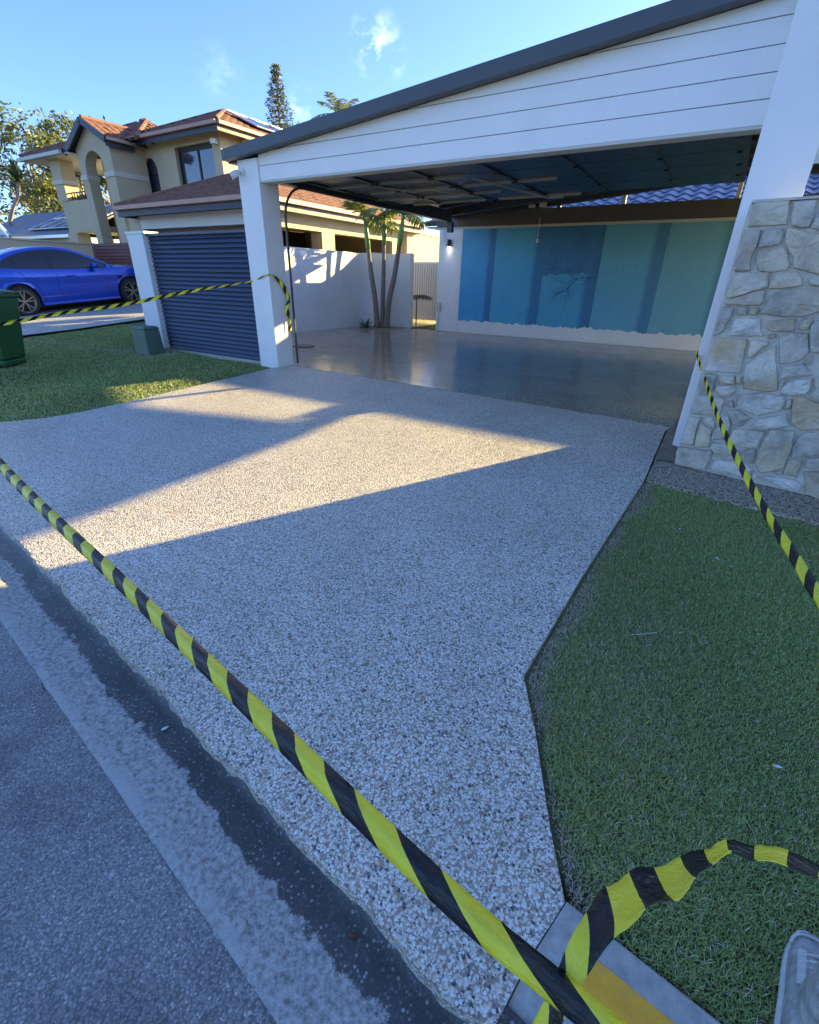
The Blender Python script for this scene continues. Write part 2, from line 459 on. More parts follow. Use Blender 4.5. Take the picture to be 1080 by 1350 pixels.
def tag(o, label=None, cat=None, group=None, kind=None):
    if label: o['label'] = label
    if cat: o['category'] = cat
    if group: o['group'] = group
    if kind: o['kind'] = kind
    return o

def thing(name, loc, label, cat, group=None, rz=0.0):
    o = bpy.data.objects.new(name, None)
    o.empty_display_size = 0.2
    COL.objects.link(o)
    o.location = loc
    o.rotation_euler = (0, 0, rz)
    return tag(o, label, cat, group)

class MB:
    def __init__(self):
        self.v = []; self.f = []; self.uv = None
    def add(self, vs, fs):
        k = len(self.v)
        self.v += [tuple(p) for p in vs]
        self.f += [tuple(i + k for i in f) for f in fs]
        return self
    def box(self, x0, x1, y0, y1, z0, z1):
        return self.add([(x0, y0, z0), (x1, y0, z0), (x1, y1, z0), (x0, y1, z0), (x0, y0, z1), (x1, y0, z1), (x1, y1, z1), (x0, y1, z1)],
                        [(3, 2, 1, 0), (4, 5, 6, 7), (0, 1, 5, 4), (1, 2, 6, 5), (2, 3, 7, 6), (3, 0, 4, 7)])
    def hexa(self, p):     # 8 points: bottom 4, top 4
        return self.add(p, [(3, 2, 1, 0), (4, 5, 6, 7), (0, 1, 5, 4), (1, 2, 6, 5), (2, 3, 7, 6), (3, 0, 4, 7)])
    def bar(self, a, b, w, h, up=(0, 0, 1)):
        a = Vector(a); b = Vector(b); d = (b - a).normalized(); up = Vector(up)
        s = d.cross(up)
        if s.length < 1e-5: s = d.cross(Vector((1, 0, 0)))
        s.normalize(); u = s.cross(d).normalized()
        s = s * w / 2; u = u * h / 2
        return self.hexa([a - s - u, a + s - u, b + s - u, b - s - u, a - s + u, a + s + u, b + s + u, b - s + u])
    def tube(self, pts, rad, n=8, cap=True):
        pts = [Vector(p) for p in pts]
        if isinstance(rad, (int, float)): rad = [rad] * len(pts)
        rings = []
        prev = None
        for i, p in enumerate(pts):
            d = (pts[min(i + 1, len(pts) - 1)] - pts[max(i - 1, 0)]).normalized()
            if prev is None:
                s = d.cross(Vector((0, 0, 1)))
                if s.length < 1e-3: s = d.cross(Vector((1, 0, 0)))
            else:
                s = prev - d * prev.dot(d)
            s.normalize(); prev = s
            t = d.cross(s)
            rings.append([p + (s * math.cos(2 * math.pi * k / n) + t * math.sin(2 * math.pi * k / n)) * rad[i] for k in range(n)])
        vs = [q for r in rings for q in r]
        fs = [(i * n + k, i * n + (k + 1) % n, (i + 1) * n + (k + 1) % n, (i + 1) * n + k) for i in range(len(pts) - 1) for k in range(n)]
        if cap:
            fs += [tuple(range(n))[::-1], tuple((len(pts) - 1) * n + k for k in range(n))]
        return self.add(vs, fs)
    def lathe(self, prof, n=24, axis='z', c=(0, 0, 0)):
        vs = []
        for (r, h) in prof:
            for k in range(n):
                a = 2 * math.pi * k / n
                if axis == 'z': q = (c[0] + r * math.cos(a), c[1] + r * math.sin(a), c[2] + h)
                elif axis == 'y': q = (c[0] + r * math.cos(a), c[1] + h, c[2] + r * math.sin(a))
                else: q = (c[0] + h, c[1] + r * math.cos(a), c[2] + r * math.sin(a))
                vs.append(q)
        fs = [(i * n + k, i * n + (k + 1) % n, (i + 1) * n + (k + 1) % n, (i + 1) * n + k) for i in range(len(prof) - 1) for k in range(n)]
        return self.add(vs, fs)
    def prism(self, poly, fn0, fn1):
        """poly: 2D outline; fn0/fn1 map it to the two 3D faces"""
        n = len(poly)
        vs = [fn0(*p) for p in poly] + [fn1(*p) for p in poly]
        fs = [tuple(range(n)), tuple(range(2 * n - 1, n - 1, -1))] + [(i, i + n, (i + 1) % n + n, (i + 1) % n) for i in range(n)]
        return self.add(vs, fs)
    def xz(self, poly, y0, y1):
        return self.prism(poly, lambda x, z: (x, y0, z), lambda x, z: (x, y1, z))
    def yz(self, poly, x0, x1):
        return self.prism(poly, lambda y, z: (x0, y, z), lambda y, z: (x1, y, z))
    def build(self, name, mat, parent=None, local=False, smooth=False, bevel=0.0, uv=None, fixn=True):
        me = bpy.data.meshes.new(name)
        off = Vector((0, 0, 0)) if (local or parent is None) else wpos(parent)
        me.from_pydata([(p[0] - off.x, p[1] - off.y, p[2] - off.z) for p in self.v], [], self.f)
        if uv is not None:
            lay = me.uv_layers.new(name='UVMap')
            li = np.empty(len(me.loops), dtype=np.int32); me.loops.foreach_get('vertex_index', li)
            lay.data.foreach_set('uv', np.asarray(uv, dtype=np.float32)[li].ravel())
        if fixn:
            bm = bmesh.new(); bm.from_mesh(me)
            bmesh.ops.recalc_face_normals(bm, faces=bm.faces)
            bm.to_mesh(me); bm.free()
        if smooth:
            me.polygons.foreach_set('use_smooth', [True] * len(me.polygons))
        me.materials.append(M[mat] if isinstance(mat, str) else mat)
        o = bpy.data.objects.new(name, me)
        COL.objects.link(o)
        o.parent = parent
        if bevel:
            bv = o.modifiers.new('bevel', 'BEVEL'); bv.width = bevel; bv.segments = 2; bv.limit_method = 'ANGLE'; bv.angle_limit = R(40)
        return o

def fast_mesh(name, verts, faces_flat, per, mat, parent=None, attrs=None, smooth=False):
    """numpy mesh: verts (N,3), faces_flat with constant corner count"""
    me = bpy.data.meshes.new(name)
    nf = len(faces_flat) // per
    me.vertices.add(len(verts)); me.vertices.foreach_set('co', np.asarray(verts, dtype=np.float32).ravel())
    me.loops.add(len(faces_flat)); me.loops.foreach_set('vertex_index', np.asarray(faces_flat, dtype=np.int32))
    me.polygons.add(nf)
    me.polygons.foreach_set('loop_start', np.arange(0, nf * per, per, dtype=np.int32))
    me.polygons.foreach_set('loop_total', np.full(nf, per, dtype=np.int32))
    if attrs:
        for k, (typ, data) in attrs.items():
            a = me.attributes.new(k, typ, 'POINT')
            a.data.foreach_set('color' if typ == 'FLOAT_COLOR' else 'value', np.asarray(data, dtype=np.float32).ravel())
    me.update(calc_edges=True)
    if smooth:
        me.polygons.foreach_set('use_smooth', [True] * nf)
    me.materials.append(M[mat])
    o = bpy.data.objects.new(name, me)
    COL.objects.link(o)
    o.parent = parent
    return o

def catmull(pts, n):
    P = [Vector(p) for p in pts]
    P = [P[0] * 2 - P[1]] + P + [P[-1] * 2 - P[-2]]
    out = []
    for i in range(1, len(P) - 2):
        for k in range(n):
            t = k / n
            a, b, c, d = P[i - 1], P[i], P[i + 1], P[i + 2]
            out.append(0.5 * ((2 * b) + (c - a) * t + (2 * a - 5 * b + 4 * c - d) * t * t + (3 * b - a - 3 * c + d) * t ** 3))
    out.append(P[-2])
    return out

def inpoly(x, y, poly):
    c = False
    j = len(poly) - 1
    for i in range(len(poly)):
        xi, yi = poly[i]; xj, yj = poly[j]
        if (yi > y) != (yj > y) and x < (xj - xi) * (y - yi) / (yj - yi) + xi:
            c = not c
        j = i
    return c

def np_inpoly(x, y, poly):
    c = np.zeros(len(x), dtype=bool)
    j = len(poly) - 1
    for i in range(len(poly)):
        xi, yi = poly[i]; xj, yj = poly[j]
        if yi != yj:
            c ^= ((yi > y) != (yj > y)) & (x < (xj - xi) * (y - yi) / (yj - yi) + xi)
        j = i
    return c

def seg_dist(x, y, line):
    d = np.full(len(x), 1e9)
    for (ax, ay), (bx, by) in zip(line[:-1], line[1:]):
        L = (bx - ax) ** 2 + (by - ay) ** 2
        t = np.clip(((x - ax) * (bx - ax) + (y - ay) * (by - ay)) / L, 0, 1)
        d = np.minimum(d, np.hypot(x - ax - t * (bx - ax), y - ay - t * (by - ay)))
    return d

# ---------------------------------------------------------------- the ground: heights
KS = 0.127                                   # the street runs at a slight angle to the house
KN = math.sqrt(1 + KS * KS)
def kerb_y(x):
    return 0.478 - KS * x
def gz(x, y):
    """natural ground / slab level; works on floats and arrays"""
    x = np.asarray(x, dtype=float); y = np.asarray(y, dtype=float)
    z = 0.055 * (np.clip(y, -3, 5.25) - 5.25)
    z = z + 0.038 * np.clip(-x - 7, 0, 16)
    z = z + np.where(x < -8.9, 0.075 * np.clip(y - 5.25, 0, 3.6), 0)
    return z
def street_n(x, y):
    return (np.asarray(y, float) - 0.478 + KS * np.asarray(x, float)) / KN
def road_base(x):
    return gz(x, kerb_y(x))

# terrain: one sheet out to the horizon, kept just under the slabs
xs = np.unique(np.concatenate([np.linspace(-900, -60, 12), np.linspace(-60, -10, 34), np.linspace(-10, 3, 53), [-8.91, -8.89], np.linspace(3, 20, 12), np.linspace(20, 900, 10)]))
ys = np.unique(np.concatenate([np.linspace(-900, -20, 8), np.linspace(-20, -1.5, 12), np.linspace(-1.5, 6, 61), np.linspace(6, 20, 20), np.linspace(20, 80, 10), np.linspace(80, 900, 10)]))
GX, GY = np.meshgrid(xs, ys)
nn = street_n(GX, GY)
near = (np.abs(GX) < 70) & (GY < 60) & (GY > -20)
GZ = gz(GX, GY) - np.where((GX > -0.3) & (GY < 3.8), 0.024, 0.035)
GZ = np.where(nn < 0.30, road_base(GX) - 0.25, GZ)
GZ = np.where((GX > -9) & (GY > 5.0), -0.06, GZ)
nx, ny = len(xs), len(ys)
idx = np.arange(nx * ny).reshape(ny, nx)
quads = np.stack([idx[:-1, :-1], idx[:-1, 1:], idx[1:, 1:], idx[1:, :-1]], -1).reshape(-1)
ter = fast_mesh('ground', np.stack([GX, GY, GZ], -1).reshape(-1, 3), quads, 4, 'lawn_soil')
tag(ter, 'grassed ground of the plots running out behind the houses', kind='structure')

# street: asphalt sheet in street coordinates (s along, n across)
def street_pt(s, n, dz):
    x = s - 0 * n
    y = kerb_y(x) + n * KN
    return (x, y, float(road_base(x)) + dz)
ss = list(np.concatenate([np.linspace(-70, -12, 20), np.linspace(-11, 3, 225), np.linspace(4, 60, 20)]))
mb = MB()
prof = [(-0.292, -0.052), (-0.6, -0.046), (-1.5, -0.025), (-3.6, 0.02), (-7.2, -0.05)]
for i, s in enumerate(ss):
    for (n, dz) in prof:
        wob = 0.012 * math.sin(s * 7.3) + 0.010 * math.sin(s * 17.1 + 1) + rnd.uniform(-0.012, 0.012) if n == -0.292 else 0
        mb.v.append(street_pt(s, n + wob, dz))
k = len(prof)
mb.f = [(i * k + j, (i + 1) * k + j, (i + 1) * k + j + 1, i * k + j + 1) for i in range(len(ss) - 1) for j in range(k - 1)]
tag(mb.build('road', 'asphalt'), 'worn grey asphalt street along the concrete gutter', kind='structure')

# concrete channel between street and drive
mb = MB(); uvs = []
prof = [(0.05, -0.012), (0.012, -0.016), (-0.012, -0.034), (-0.03, -0.056), (-0.06, -0.068), (-0.12, -0.066), (-0.20, -0.058), (-0.268, -0.046), (-0.30, -0.044), (-0.325, -0.075)]
for s in ss:
    for (n, dz) in prof:
        w = 0.004 * math.sin(s * 9.1) if abs(n) < 0.02 else 0
        mb.v.append(street_pt(s, n + w, dz)); uvs.append((s, -n))
k = len(prof)
mb.f = [(i * k + j, (i + 1) * k + j, (i + 1) * k + j + 1, i * k + j + 1) for i in range(len(ss) - 1) for j in range(k - 1)]
tag(mb.build('gutter', 'gutter', uv=uvs, smooth=True), 'concrete gutter, dark and wet against the driveway edge', kind='structure')

# driveway slab: exposed aggregate
RIGHT = [(-0.135, 5.175), (-0.173, 5.03), (-0.178, 3.756), (-0.282, 2.319), (-0.322, 1.475), (-0.202, 1.261), (-0.053, 0.958), (0.039, 0.792), (-0.004, 0.639), (-0.035, 0.470)]
EDGE = [(x, kerb_y(x) - 0.030 + 0.004 * math.sin(x * 11) + rnd.uniform(-0.006, 0.006)) for x in np.linspace(-0.12, -6.85, 190)]
LEFT = [(-6.72, 1.52), (-6.45, 1.70), (-6.143, 1.90), (-5.92, 2.18), (-5.80, 2.5), (-5.74, 3.0), (-5.71, 3.5), (-5.66, 4.3), (-5.60, 5.20), (-5.56, 5.235), (-5.56, 5.49)]
drv = RIGHT + EDGE + LEFT
def slab(name, poly, zf, thick, mat, label, bevel=0.012):
    mb = MB()
    mb.prism(poly, lambda x, y: (x, y, zf(x, y)), lambda x, y: (x, y, zf(x, y) - thick))
    me = mb.build(name, mat, bevel=0)
    bm = bmesh.new(); bm.from_mesh(me.data)
    bmesh.ops.triangulate(bm, faces=[f for f in bm.faces if len(f.verts) > 4])
    bm.to_mesh(me.data); bm.free()
    return tag(me, label, kind='structure')
zdrv = lambda x, y: 0.055 * (min(y, 5.25) - 5.25)
driveway = slab('driveway', drv, zdrv, 0.09, 'aggregate', 'wide exposed aggregate driveway, partly sunlit, sloping to the gutter')
# carport floor: the same concrete, sealed to a gloss
fl = [(-8.85, 5.62), (-5.545, 5.505), (-0.115, 5.192), (-0.07, 5.192), (-0.07, 12.0), (-7.5, 12.0), (-7.5, 15.5), (-8.85, 15.5)]
slab('carport_floor', fl, lambda x, y: 0.0, 0.1, 'aggregate_gloss', 'glossy sealed concrete floor under the carport roof')
# dirt line against the right hand column
mb = MB()
mb.add([(-0.165, 4.2, -0.045), (-0.02, 4.2, -0.045), (-0.02, 7.2, 0.012), (-0.105, 7.2, 0.012), (-0.115, 5.2, 0.008), (-0.155, 5.05, 0.0)], [(0, 1, 2, 3, 4, 5)])
tag(mb.build('soil_strip', 'dirt'), 'strip of bare soil beside the white column foot', kind='structure')
# path in front of the stone wall
pth = [(-0.165, 3.758), (0.276, 3.69), (0.866, 3.61), (1.8, 3.47), (3.6, 3.2), (3.6, 3.75), (0.9, 4.15), (-0.04, 4.35), (-0.06, 4.75), (-0.155, 4.75)]
slab('garden_path', pth, lambda x, y: gz(x, y) + 0.004, 0.08, 'aggregate_path', 'narrow brown aggregate path along the foot of the stone wall')
# neighbour's driveway
nd = [(-11.35, 2.0), (-11.35, 5.2), (-11.33, 8.85), (-11.33, 10.2), (-19.6, 10.2), (-19.6, 8.85), (-19.6, 5.25), (-19.6, 3.0)]
mb = MB()
for (xa, xb) in [(-19.6, -15.6), (-15.59, -11.35)]:
    for (ya, yb) in [(None, 5.24), (5.25, 8.85), (8.86, 10.2)]:
        a0 = kerb_y(xa) + 0.05 if ya is None else ya
        b0 = kerb_y(xb) + 0.05 if ya is None else ya
        mb.add([(xa, a0, float(gz(xa, a0)) + .02), (xb, b0, float(gz(xb, b0)) + .02), (xb, yb, float(gz(xb, yb)) + .02), (xa, yb, float(gz(xa, yb)) + .02)], [(0, 1, 2, 3)])
tag(mb.build('neighbour_driveway', 'concrete'), 'pale concrete driveway under the blue car', kind='structure')

# upright kerb right of the driveway, part of it painted yellow
kerb = thing('kerb', (0.3, 0.68, -0.25), 'grey concrete kerb with a yellow painted stretch at the lawn corner', 'kerb')
def kend(n):         # the drive's slanting end against the kerb
    return float(np.interp(n, [-0.012, 0.159, 0.316], [-0.035, -0.004, 0.039])) + 0.003
def kerb_strip(sa, sb, prof, name, mat, parent, N=8, ends=False):
    """prof: (n, dz) across the kerb; extruded along the street"""
    mb = MB(); k = len(prof)
    for i in range(N + 1):
        for (n, dz) in prof:
            s0 = kend(n) if sa is None else sa
            mb.v.append(street_pt(s0 + (sb - s0) * i / N, n, dz))
    mb.f = [(i * k + j, (i + 1) * k + j, (i + 1) * k + j + 1, i * k + j + 1) for i in range(N) for j in range(k - 1)]
    mb.f += [tuple(range(k)), tuple(N * k + j for j in range(k))]
    return mb.build(name, mat, parent)
TOP = [(0.325, -0.12), (0.325, 0.010), (0.318, 0.018), (0.255, 0.016), (0.255, -0.12)]
MIDK = [(0.2545, -0.12), (0.2545, 0.0155), (0.20, 0.010), (0.172, 0.002), (0.172, -0.12)]
FACE = [(0.1715, -0.12), (0.1715, 0.0015), (0.11, -0.006), (0.04, -0.022), (0.012, -0.05), (0.012, -0.12)]
kerb_strip(None, 3.6, TOP, 'kerb_top', 'concrete', kerb, 14)
kerb_strip(None, 0.112, MIDK, 'kerb_top', 'concrete', kerb)
kerb_strip(0.1125, 0.66, MIDK, 'painted_strip', 'yellow_paint', kerb)
kerb_strip(0.6605, 3.6, MIDK, 'kerb_top', 'concrete', kerb)
kerb_strip(None, 3.6, FACE, 'kerb_face', 'concrete', kerb, 14)

# ---------------------------------------------------------------- lawns: blades
def blades(name, pts, h, width, cols, lean=0.6, label=None):
    N = len(pts)
    ang = rng.uniform(0, 2 * np.pi, N); ln = rng.uniform(0.25, 1.0, N) * lean
    d = np.stack([np.cos(ang), np.sin(ang)], -1)
    sd = np.stack([-d[:, 1], d[:, 0]], -1) * (width * rng.uniform(0.6, 1.2, N))[:, None] * 0.5
    hh = h * rng.uniform(0.55, 1.2, N)
    V = np.zeros((N, 5, 3))
    V[:, 0, :2] = pts[:, :2] - sd; V[:, 1, :2] = pts[:, :2] + sd
    mid = pts[:, :2] + d * (hh * ln * 0.45)[:, None]
    V[:, 2, :2] = mid - sd * 0.8; V[:, 3, :2] = mid + sd * 0.8
    V[:, 4, :2] = pts[:, :2] + d * (hh * ln * 1.25)[:, None]
    V[:, 0, 2] = V[:, 1, 2] = pts[:, 2] - 0.005
    V[:, 2, 2] = V[:, 3, 2] = pts[:, 2] + hh * 0.55
    V[:, 4, 2] = pts[:, 2] + hh * (1.0 - 0.35 * ln)
    base = np.arange(N) * 5
    F = np.stack([base, base + 1, base + 3, base, base + 3, base + 2, base + 2, base + 3, base + 4], -1).reshape(-1)
    C = np.ones((N, 5, 4)); C[:, :, :3] = cols[:, None, :]
    o = fast_mesh(name, V.reshape(-1, 3), F, 3, 'grass', attrs={'Col': ('FLOAT_COLOR', C.reshape(-1, 4))})
    return tag(o, label, 'grass', kind='stuff')

def lowfreq(x, y, s, seed):
    r = np.random.default_rng(seed); o = np.zeros(len(x))
    for i in range(9):
        a = r.uniform(0, 6.28); k = s * r.uniform(0.5, 2.2); o += np.sin((x * np.cos(a) + y * np.sin(a)) * k + r.uniform(0, 6.28))
    return o / 4.0

def lawn_cols(x, y, dead):
    N = len(x)
    g1 = np.array([0.22, 0.30, 0.085]); g2 = np.array([0.40, 0.48, 0.15]); ye = np.array([0.42, 0.42, 0.12]); st = np.array([0.66, 0.56, 0.39])
    t = rng.uniform(0, 1, N)[:, None]
    c = g1 * (1 - t) + g2 * t
    p = np.clip(lowfreq(x, y, 3.0, 5) * 0.9 - 0.25, 0, 1)
    c = c * (1 + 0.22 * lowfreq(x, y, 2.2, 17))[:, None]
    m = (rng.uniform(0, 1, N) < 0.03 + p * 0.5)[:, None]
    c = np.where(m, ye * rng.uniform(0.6, 1.1, (N, 1)), c)
    dead = np.clip(dead + 0.12 * np.clip(lowfreq(x, y, 5.0, 31) - 0.55, 0, 1) + 0.04, 0, 0.97)
    m = (rng.uniform(0, 1, N) < dead)[:, None]
    c = np.where(m, st * rng.uniform(0.5, 1.1, (N, 1)), c)
    return c

lawn_r = [(-0.170, 3.74), (-0.262, 2.319), (-0.302, 1.475), (-0.182, 1.261), (-0.033, 0.958), (0.052, 0.805), (0.25, 0.780), (3.5, 0.37), (3.5, 3.2), (1.8, 3.46), (0.276, 3.68)]
edge_r = [(-0.178, 3.756), (-0.282, 2.319), (-0.322, 1.475), (-0.202, 1.261), (-0.053, 0.958), (0.039, 0.792)]
def scatter(poly, n, zf, box):
    x = rng.uniform(box[0], box[1], n); y = rng.uniform(box[2], box[3], n)
    k = np_inpoly(x, y, poly)
    return x[k], y[k]
# dense near the camera, thinner further right and back
X, Y = scatter(lawn_r, 430000, None, (-0.35, 1.6, 0.6, 3.8))
dist = np.hypot(X, Y)
keep = rng.uniform(0, 1, len(X)) < np.clip(1.35 - dist * 0.17, 0.45, 1)
X, Y = X[keep], Y[keep]
ed = seg_dist(X, Y, edge_r)
bare = np.exp(-(ed / (0.060 + 0.022 * np.sin(Y * 4.1) + 0.018 * np.sin(Y * 9.7))) ** 2) * 0.95
keep = rng.uniform(0, 1, len(X)) > bare * 0.40
X, Y, ed, bare = X[keep], Y[keep], ed[keep], bare[keep]
hz = 0.0185 * (1 - 0.45 * bare) * (1 + 0.30 * lowfreq(X, Y, 4, 3)) * (0.7 + 0.6 * rng.uniform(0, 1, len(X)) ** 2)
P = np.stack([X, Y, gz(X, Y) - 0.022], -1)
blades('lawn_grass', P, hz, 0.0027, lawn_cols(X, Y, np.clip(0.06 + bare * 1.25, 0, 0.97)), 1.1, 'short green lawn on the right, straw coloured along the driveway edge')
X, Y = scatter(lawn_r, 26000, None, (1.6, 3.5, 0.3, 3.6))
P = np.stack([X, Y, gz(X, Y) - 0.035], -1)
blades('lawn_grass', P, np.full(len(X), 0.032), 0.007, lawn_cols(X, Y, np.full(len(X), 0.05)), 1.0, 'short green lawn beyond the stone wall end, at far right')
# left lawn
lawn_l = [(-5.62, 5.20), (-5.70, 4.3), (-5.75, 3.5), (-5.84, 2.5), (-5.96, 2.18), (-6.18, 1.92), (-6.5, 1.72), (-6.9, 1.50), (-11.33, 2.02), (-11.33, 9.5), (-9.06, 9.5), (-9.06, 5.32), (-5.98, 5.32)]
X, Y = scatter(lawn_l, 190000, None, (-11.4, -5.6, 1.4, 6.2))
ed = seg_dist(X, Y, [(-11.33, 4.2), (-8.2, 4.75)])
bare = np.exp(-(ed / 0.09) ** 2) * 0.35
ed2 = np.minimum(np.hypot(X + 8.6, Y - 4.9), np.hypot(X + 8.2, Y - 5.0)); bare = np.maximum(bare, np.exp(-(ed2 / 0.35) ** 2) * 0.8)
keep = rng.uniform(0, 1, len(X)) > bare * 0.6
X, Y, bare = X[keep], Y[keep], bare[keep]
P = np.stack([X, Y, gz(X, Y) - 0.035], -1)
blades('lawn_grass', P, 0.028 * (1 + 0.2 * lowfreq(X, Y, 3, 8)), 0.010, lawn_cols(X, Y, np.clip(0.06 + bare, 0, 0.9)), 0.9, 'green lawn on the left between the bin and the slatted screen')
kerb2 = thing('kerb', (-9, 1.9, -0.1), 'grey concrete kerb along the left lawn beyond the driveway', 'kerb')
for pr_ in (TOP, MIDK, FACE):
    kerb_strip(-11.3, -6.9, pr_, 'kerb_top', 'concrete', kerb2)

# ---------------------------------------------------------------- carport
carport = thing('carport', (-2.8, 5.3, 0), 'white gabled carport with dark roof edge, square post and column', 'carport')
def zr(x):      # underside of the roof, apex at x = 0.1
    a = 2.60 + 0.0857 * (x + 6.05)
    return a if x <= 0.1 else 2.60 + 0.0857 * 6.15 - 0.0857 * (x - 0.1)
MB().box(-5.95, -5.57, 5.25, 5.59, -0.06, zr(-5.95) - 0.002).build('post', 'white_paint', carport, bevel=0.006)
MB().box(-0.075, 0.275, 4.62, 5.45, -0.08, 3.05).build('column', 'white_paint', carport, bevel=0.006)
# gable cladding: each board its own piece
zb = 2.362
levels = [zb, 2.515, 2.670, 2.825, 2.980, 3.135]
def xl(z):
    return max(-5.566, (z - 2.60) / 0.0857 - 6.05 + 0.03)
for i in range(5):
    z0 = levels[i] + (0.007 if i else 0); z1 = min(levels[i + 1], zr(-0.08) - 0.003)
    if z1 <= z0: continue
    n = 10
    xr = -0.078
    top = [(x, min(z1, zr(x) - 0.003)) for x in np.linspace(xr, xl(z0), 24)]
    poly = [(xl(z0), z0), (xr, z0)] + [p for p in top if p[1] > z0 + 0.001]
    MB().xz(poly, 5.270, 5.298).build('weatherboard', 'white_paint', carport)
MB().xz([(-5.566, zb + 0.005), (-0.078, zb + 0.005), (-0.078, zr(-0.08) - 0.006), (-5.566, zr(-5.566) - 0.006)], 5.2985, 5.33).build('cladding_backing', 'seam_tan', carport)
MB().box(-5.566, -0.078, 5.272, 5.43, zb - 0.024, zb - 0.001).build('soffit_board', 'soffit_grey', carport)
# right hand end of the gable behind the column
for (z0, z1) in [(2.10, 2.25), (2.26, 2.41), (2.42, 2.60), (2.61, 2.93)]:
    MB().box(0.278, 2.0, 5.34, 5.37, z0, z1 - 0.004).build('weatherboard', 'white_paint', carport)
# dark barge along the roof edge
def rake(mb, x0, x1, y0, y1, lo, hi):
    return mb.hexa([(x0, y0, zr(x0) + lo), (x1, y0, zr(x1) + lo), (x1, y1, zr(x1) + lo), (x0, y1, zr(x0) + lo),
                    (x0, y0, zr(x0) + hi), (x1, y0, zr(x1) + hi), (x1, y1, zr(x1) + hi), (x0, y1, zr(x0) + hi)])
rake(MB(), -6.09, 0.1, 5.13, 5.245, -0.005, 0.115).build('barge_board', 'fascia_grey', carport)
rake(MB(), 0.1, 2.25, 5.13, 5.245, -0.005, 0.115).build('barge_board', 'fascia_grey', carport)
rake(MB(), -6.05, 0.1, 5.246, 12.12, 0.02, 0.055).build('roof_sheet', 'roof_under', carport)
rake(MB(), 0.1, 2.2, 5.246, 12.12, 0.02, 0.055).build('roof_sheet', 'roof_under', carport)
MB().box(-6.12, -6.0, 5.246, 12.12, zr(-6.05) - 0.02, zr(-6.05) + 0.10).build('roof_gutter', 'fascia_grey', carport, bevel=0.01)
MB().box(-5.72, -5.58, 5.60, 10.80, 2.395, 2.60).build('eave_beam', 'dark_metal', carport)
MB().box(1.75, 1.90, 5.38, 12.09, 2.82, 2.95).build('eave_beam', 'dark_metal', carport)
rake(MB(), -5.72, 0.1, 10.80, 10.92, -0.115, 0.015).build('raking_beam', 'dark_metal', carport)
rake(MB(), 0.1, 1.9, 10.80, 10.92, -0.115, 0.015).build('raking_beam', 'dark_metal', carport)
MB().box(-5.566, -0.08, 5.435, 5.53, 2.352, 2.50).build('lintel_beam', 'beam_brown', carport)
MB().box(1.62, 1.90, 12.20, 12.62, 0, 2.95).build('rear_post', 'white_render', carport)
MB().box(-5.70, -5.58, 10.81, 10.91, 2.2, 2.398).build('post_stub', 'dark_metal', carport)
for y in (6.6, 7.9, 9.3, 10.2):
    rake(MB(), -5.58, 0.1, y, y + 0.06, -0.06, 0.018).build('purlin', 'dark_metal', carport)
# back beam with short props and the wall plate under it
MB().box(-6.62, 4.6, 12.02, 12.16, 2.412, 2.715).build('back_beam', 'beam_brown', carport)
MB().box(-6.62, 4.6, 11.985, 12.16, 2.365, 2.408).build('wall_plate', 'soffit_grey', carport)
for x in (-5.2, -3.60, -2.27, -0.27):
    MB().box(x - 0.035, x + 0.035, 12.03, 12.10, 2.717, zr(x) - 0.03).build('prop', 'soffit_grey' if x > -3 else 'dark_metal', carport)
rake(MB(), -5.9, 0.1, 12.0, 12.115, -0.05, 0.018).build('rear_purlin', 'dark_metal', carport)
rake(MB(), 0.1, 1.9, 12.0, 12.115, -0.05, 0.018).build('rear_purlin', 'dark_metal', carport)

# sectional garage door lying open under the roof
gdoor = thing('garage_door', (-2.85, 5.9, 2.43), 'dark sectional garage door slid open under the carport roof', 'garage door')
ysec = [5.86, 6.49, 7.12, 7.75, 8.40]
for i in range(4):
    y0, y1 = ysec[i] + 0.008, ysec[i + 1] - 0.008
    pn = MB().box(-5.46, -0.16, y0, y1, 2.445, 2.478).build('door_panel', 'door_dark', gdoor)
    mb = MB()
    for x in (-5.44, -4.62, -3.70, -2.78, -1.86, -0.98, -0.26):
        mb.box(x, x + 0.05, y0 + 0.05, y1 - 0.05, 2.425, 2.4445)
    mb.build('stile', 'door_dark', pn)
    for (a, b) in ([(-5.44, -4.66), (-4.50, -3.2)] if i % 2 == 0 else [(-5.1, -3.74), (-3.5, -2.2)]):
        MB().box(a, b, y1 - 0.030, y1 - 0.006, 2.412, 2.4445).build('gap_light_rail', 'steel', pn)  # pale rails stand in for light shining between the door panels
    for x in (-4.6, -3.68, -2.76):
        MB().box(x - 0.03, x + 0.05, y1 - 0.05, y1 + 0.06, 2.405, 2.4245).build('hinge', 'dark_metal', pn)
for (p) in [((-4.55, 6.5), (-4.30, 7.12)), ((-3.95, 7.12), (-3.66, 7.75)), ((-3.1, 6.5), (-2.7, 8.3))]:
    MB().bar((p[0][0], p[0][1], 2.40), (p[1][0], p[1][1], 2.40), 0.022, 0.018).build('brace', 'steel', gdoor)
def track(x):
    pts = [(x, 5.63, 0.02), (x, 5.63, 1.0), (x, 5.63, 1.95)] + [(x, 5.63 + 0.40 * (1 - math.cos(a)), 1.98 + 0.40 * math.sin(a)) for a in np.linspace(0.1, math.pi / 2, 8)] + [(x, 7.2, 2.38), (x, 8.6, 2.38)]
    mb = MB().tube(pts, 0.018, 6)
    return mb
track(-5.525).build('track', 'dark_metal', gdoor)
track(0.085).build('track', 'dark_metal', gdoor)
op = MB().box(-3.05, -2.75, 8.9, 9.35, 2.52, 2.66).build('opener_motor', 'cctv_white', gdoor)
MB().box(-2.92, -2.88, 5.9, 8.9, 2.56, 2.60).build('opener_rail', 'steel', gdoor)

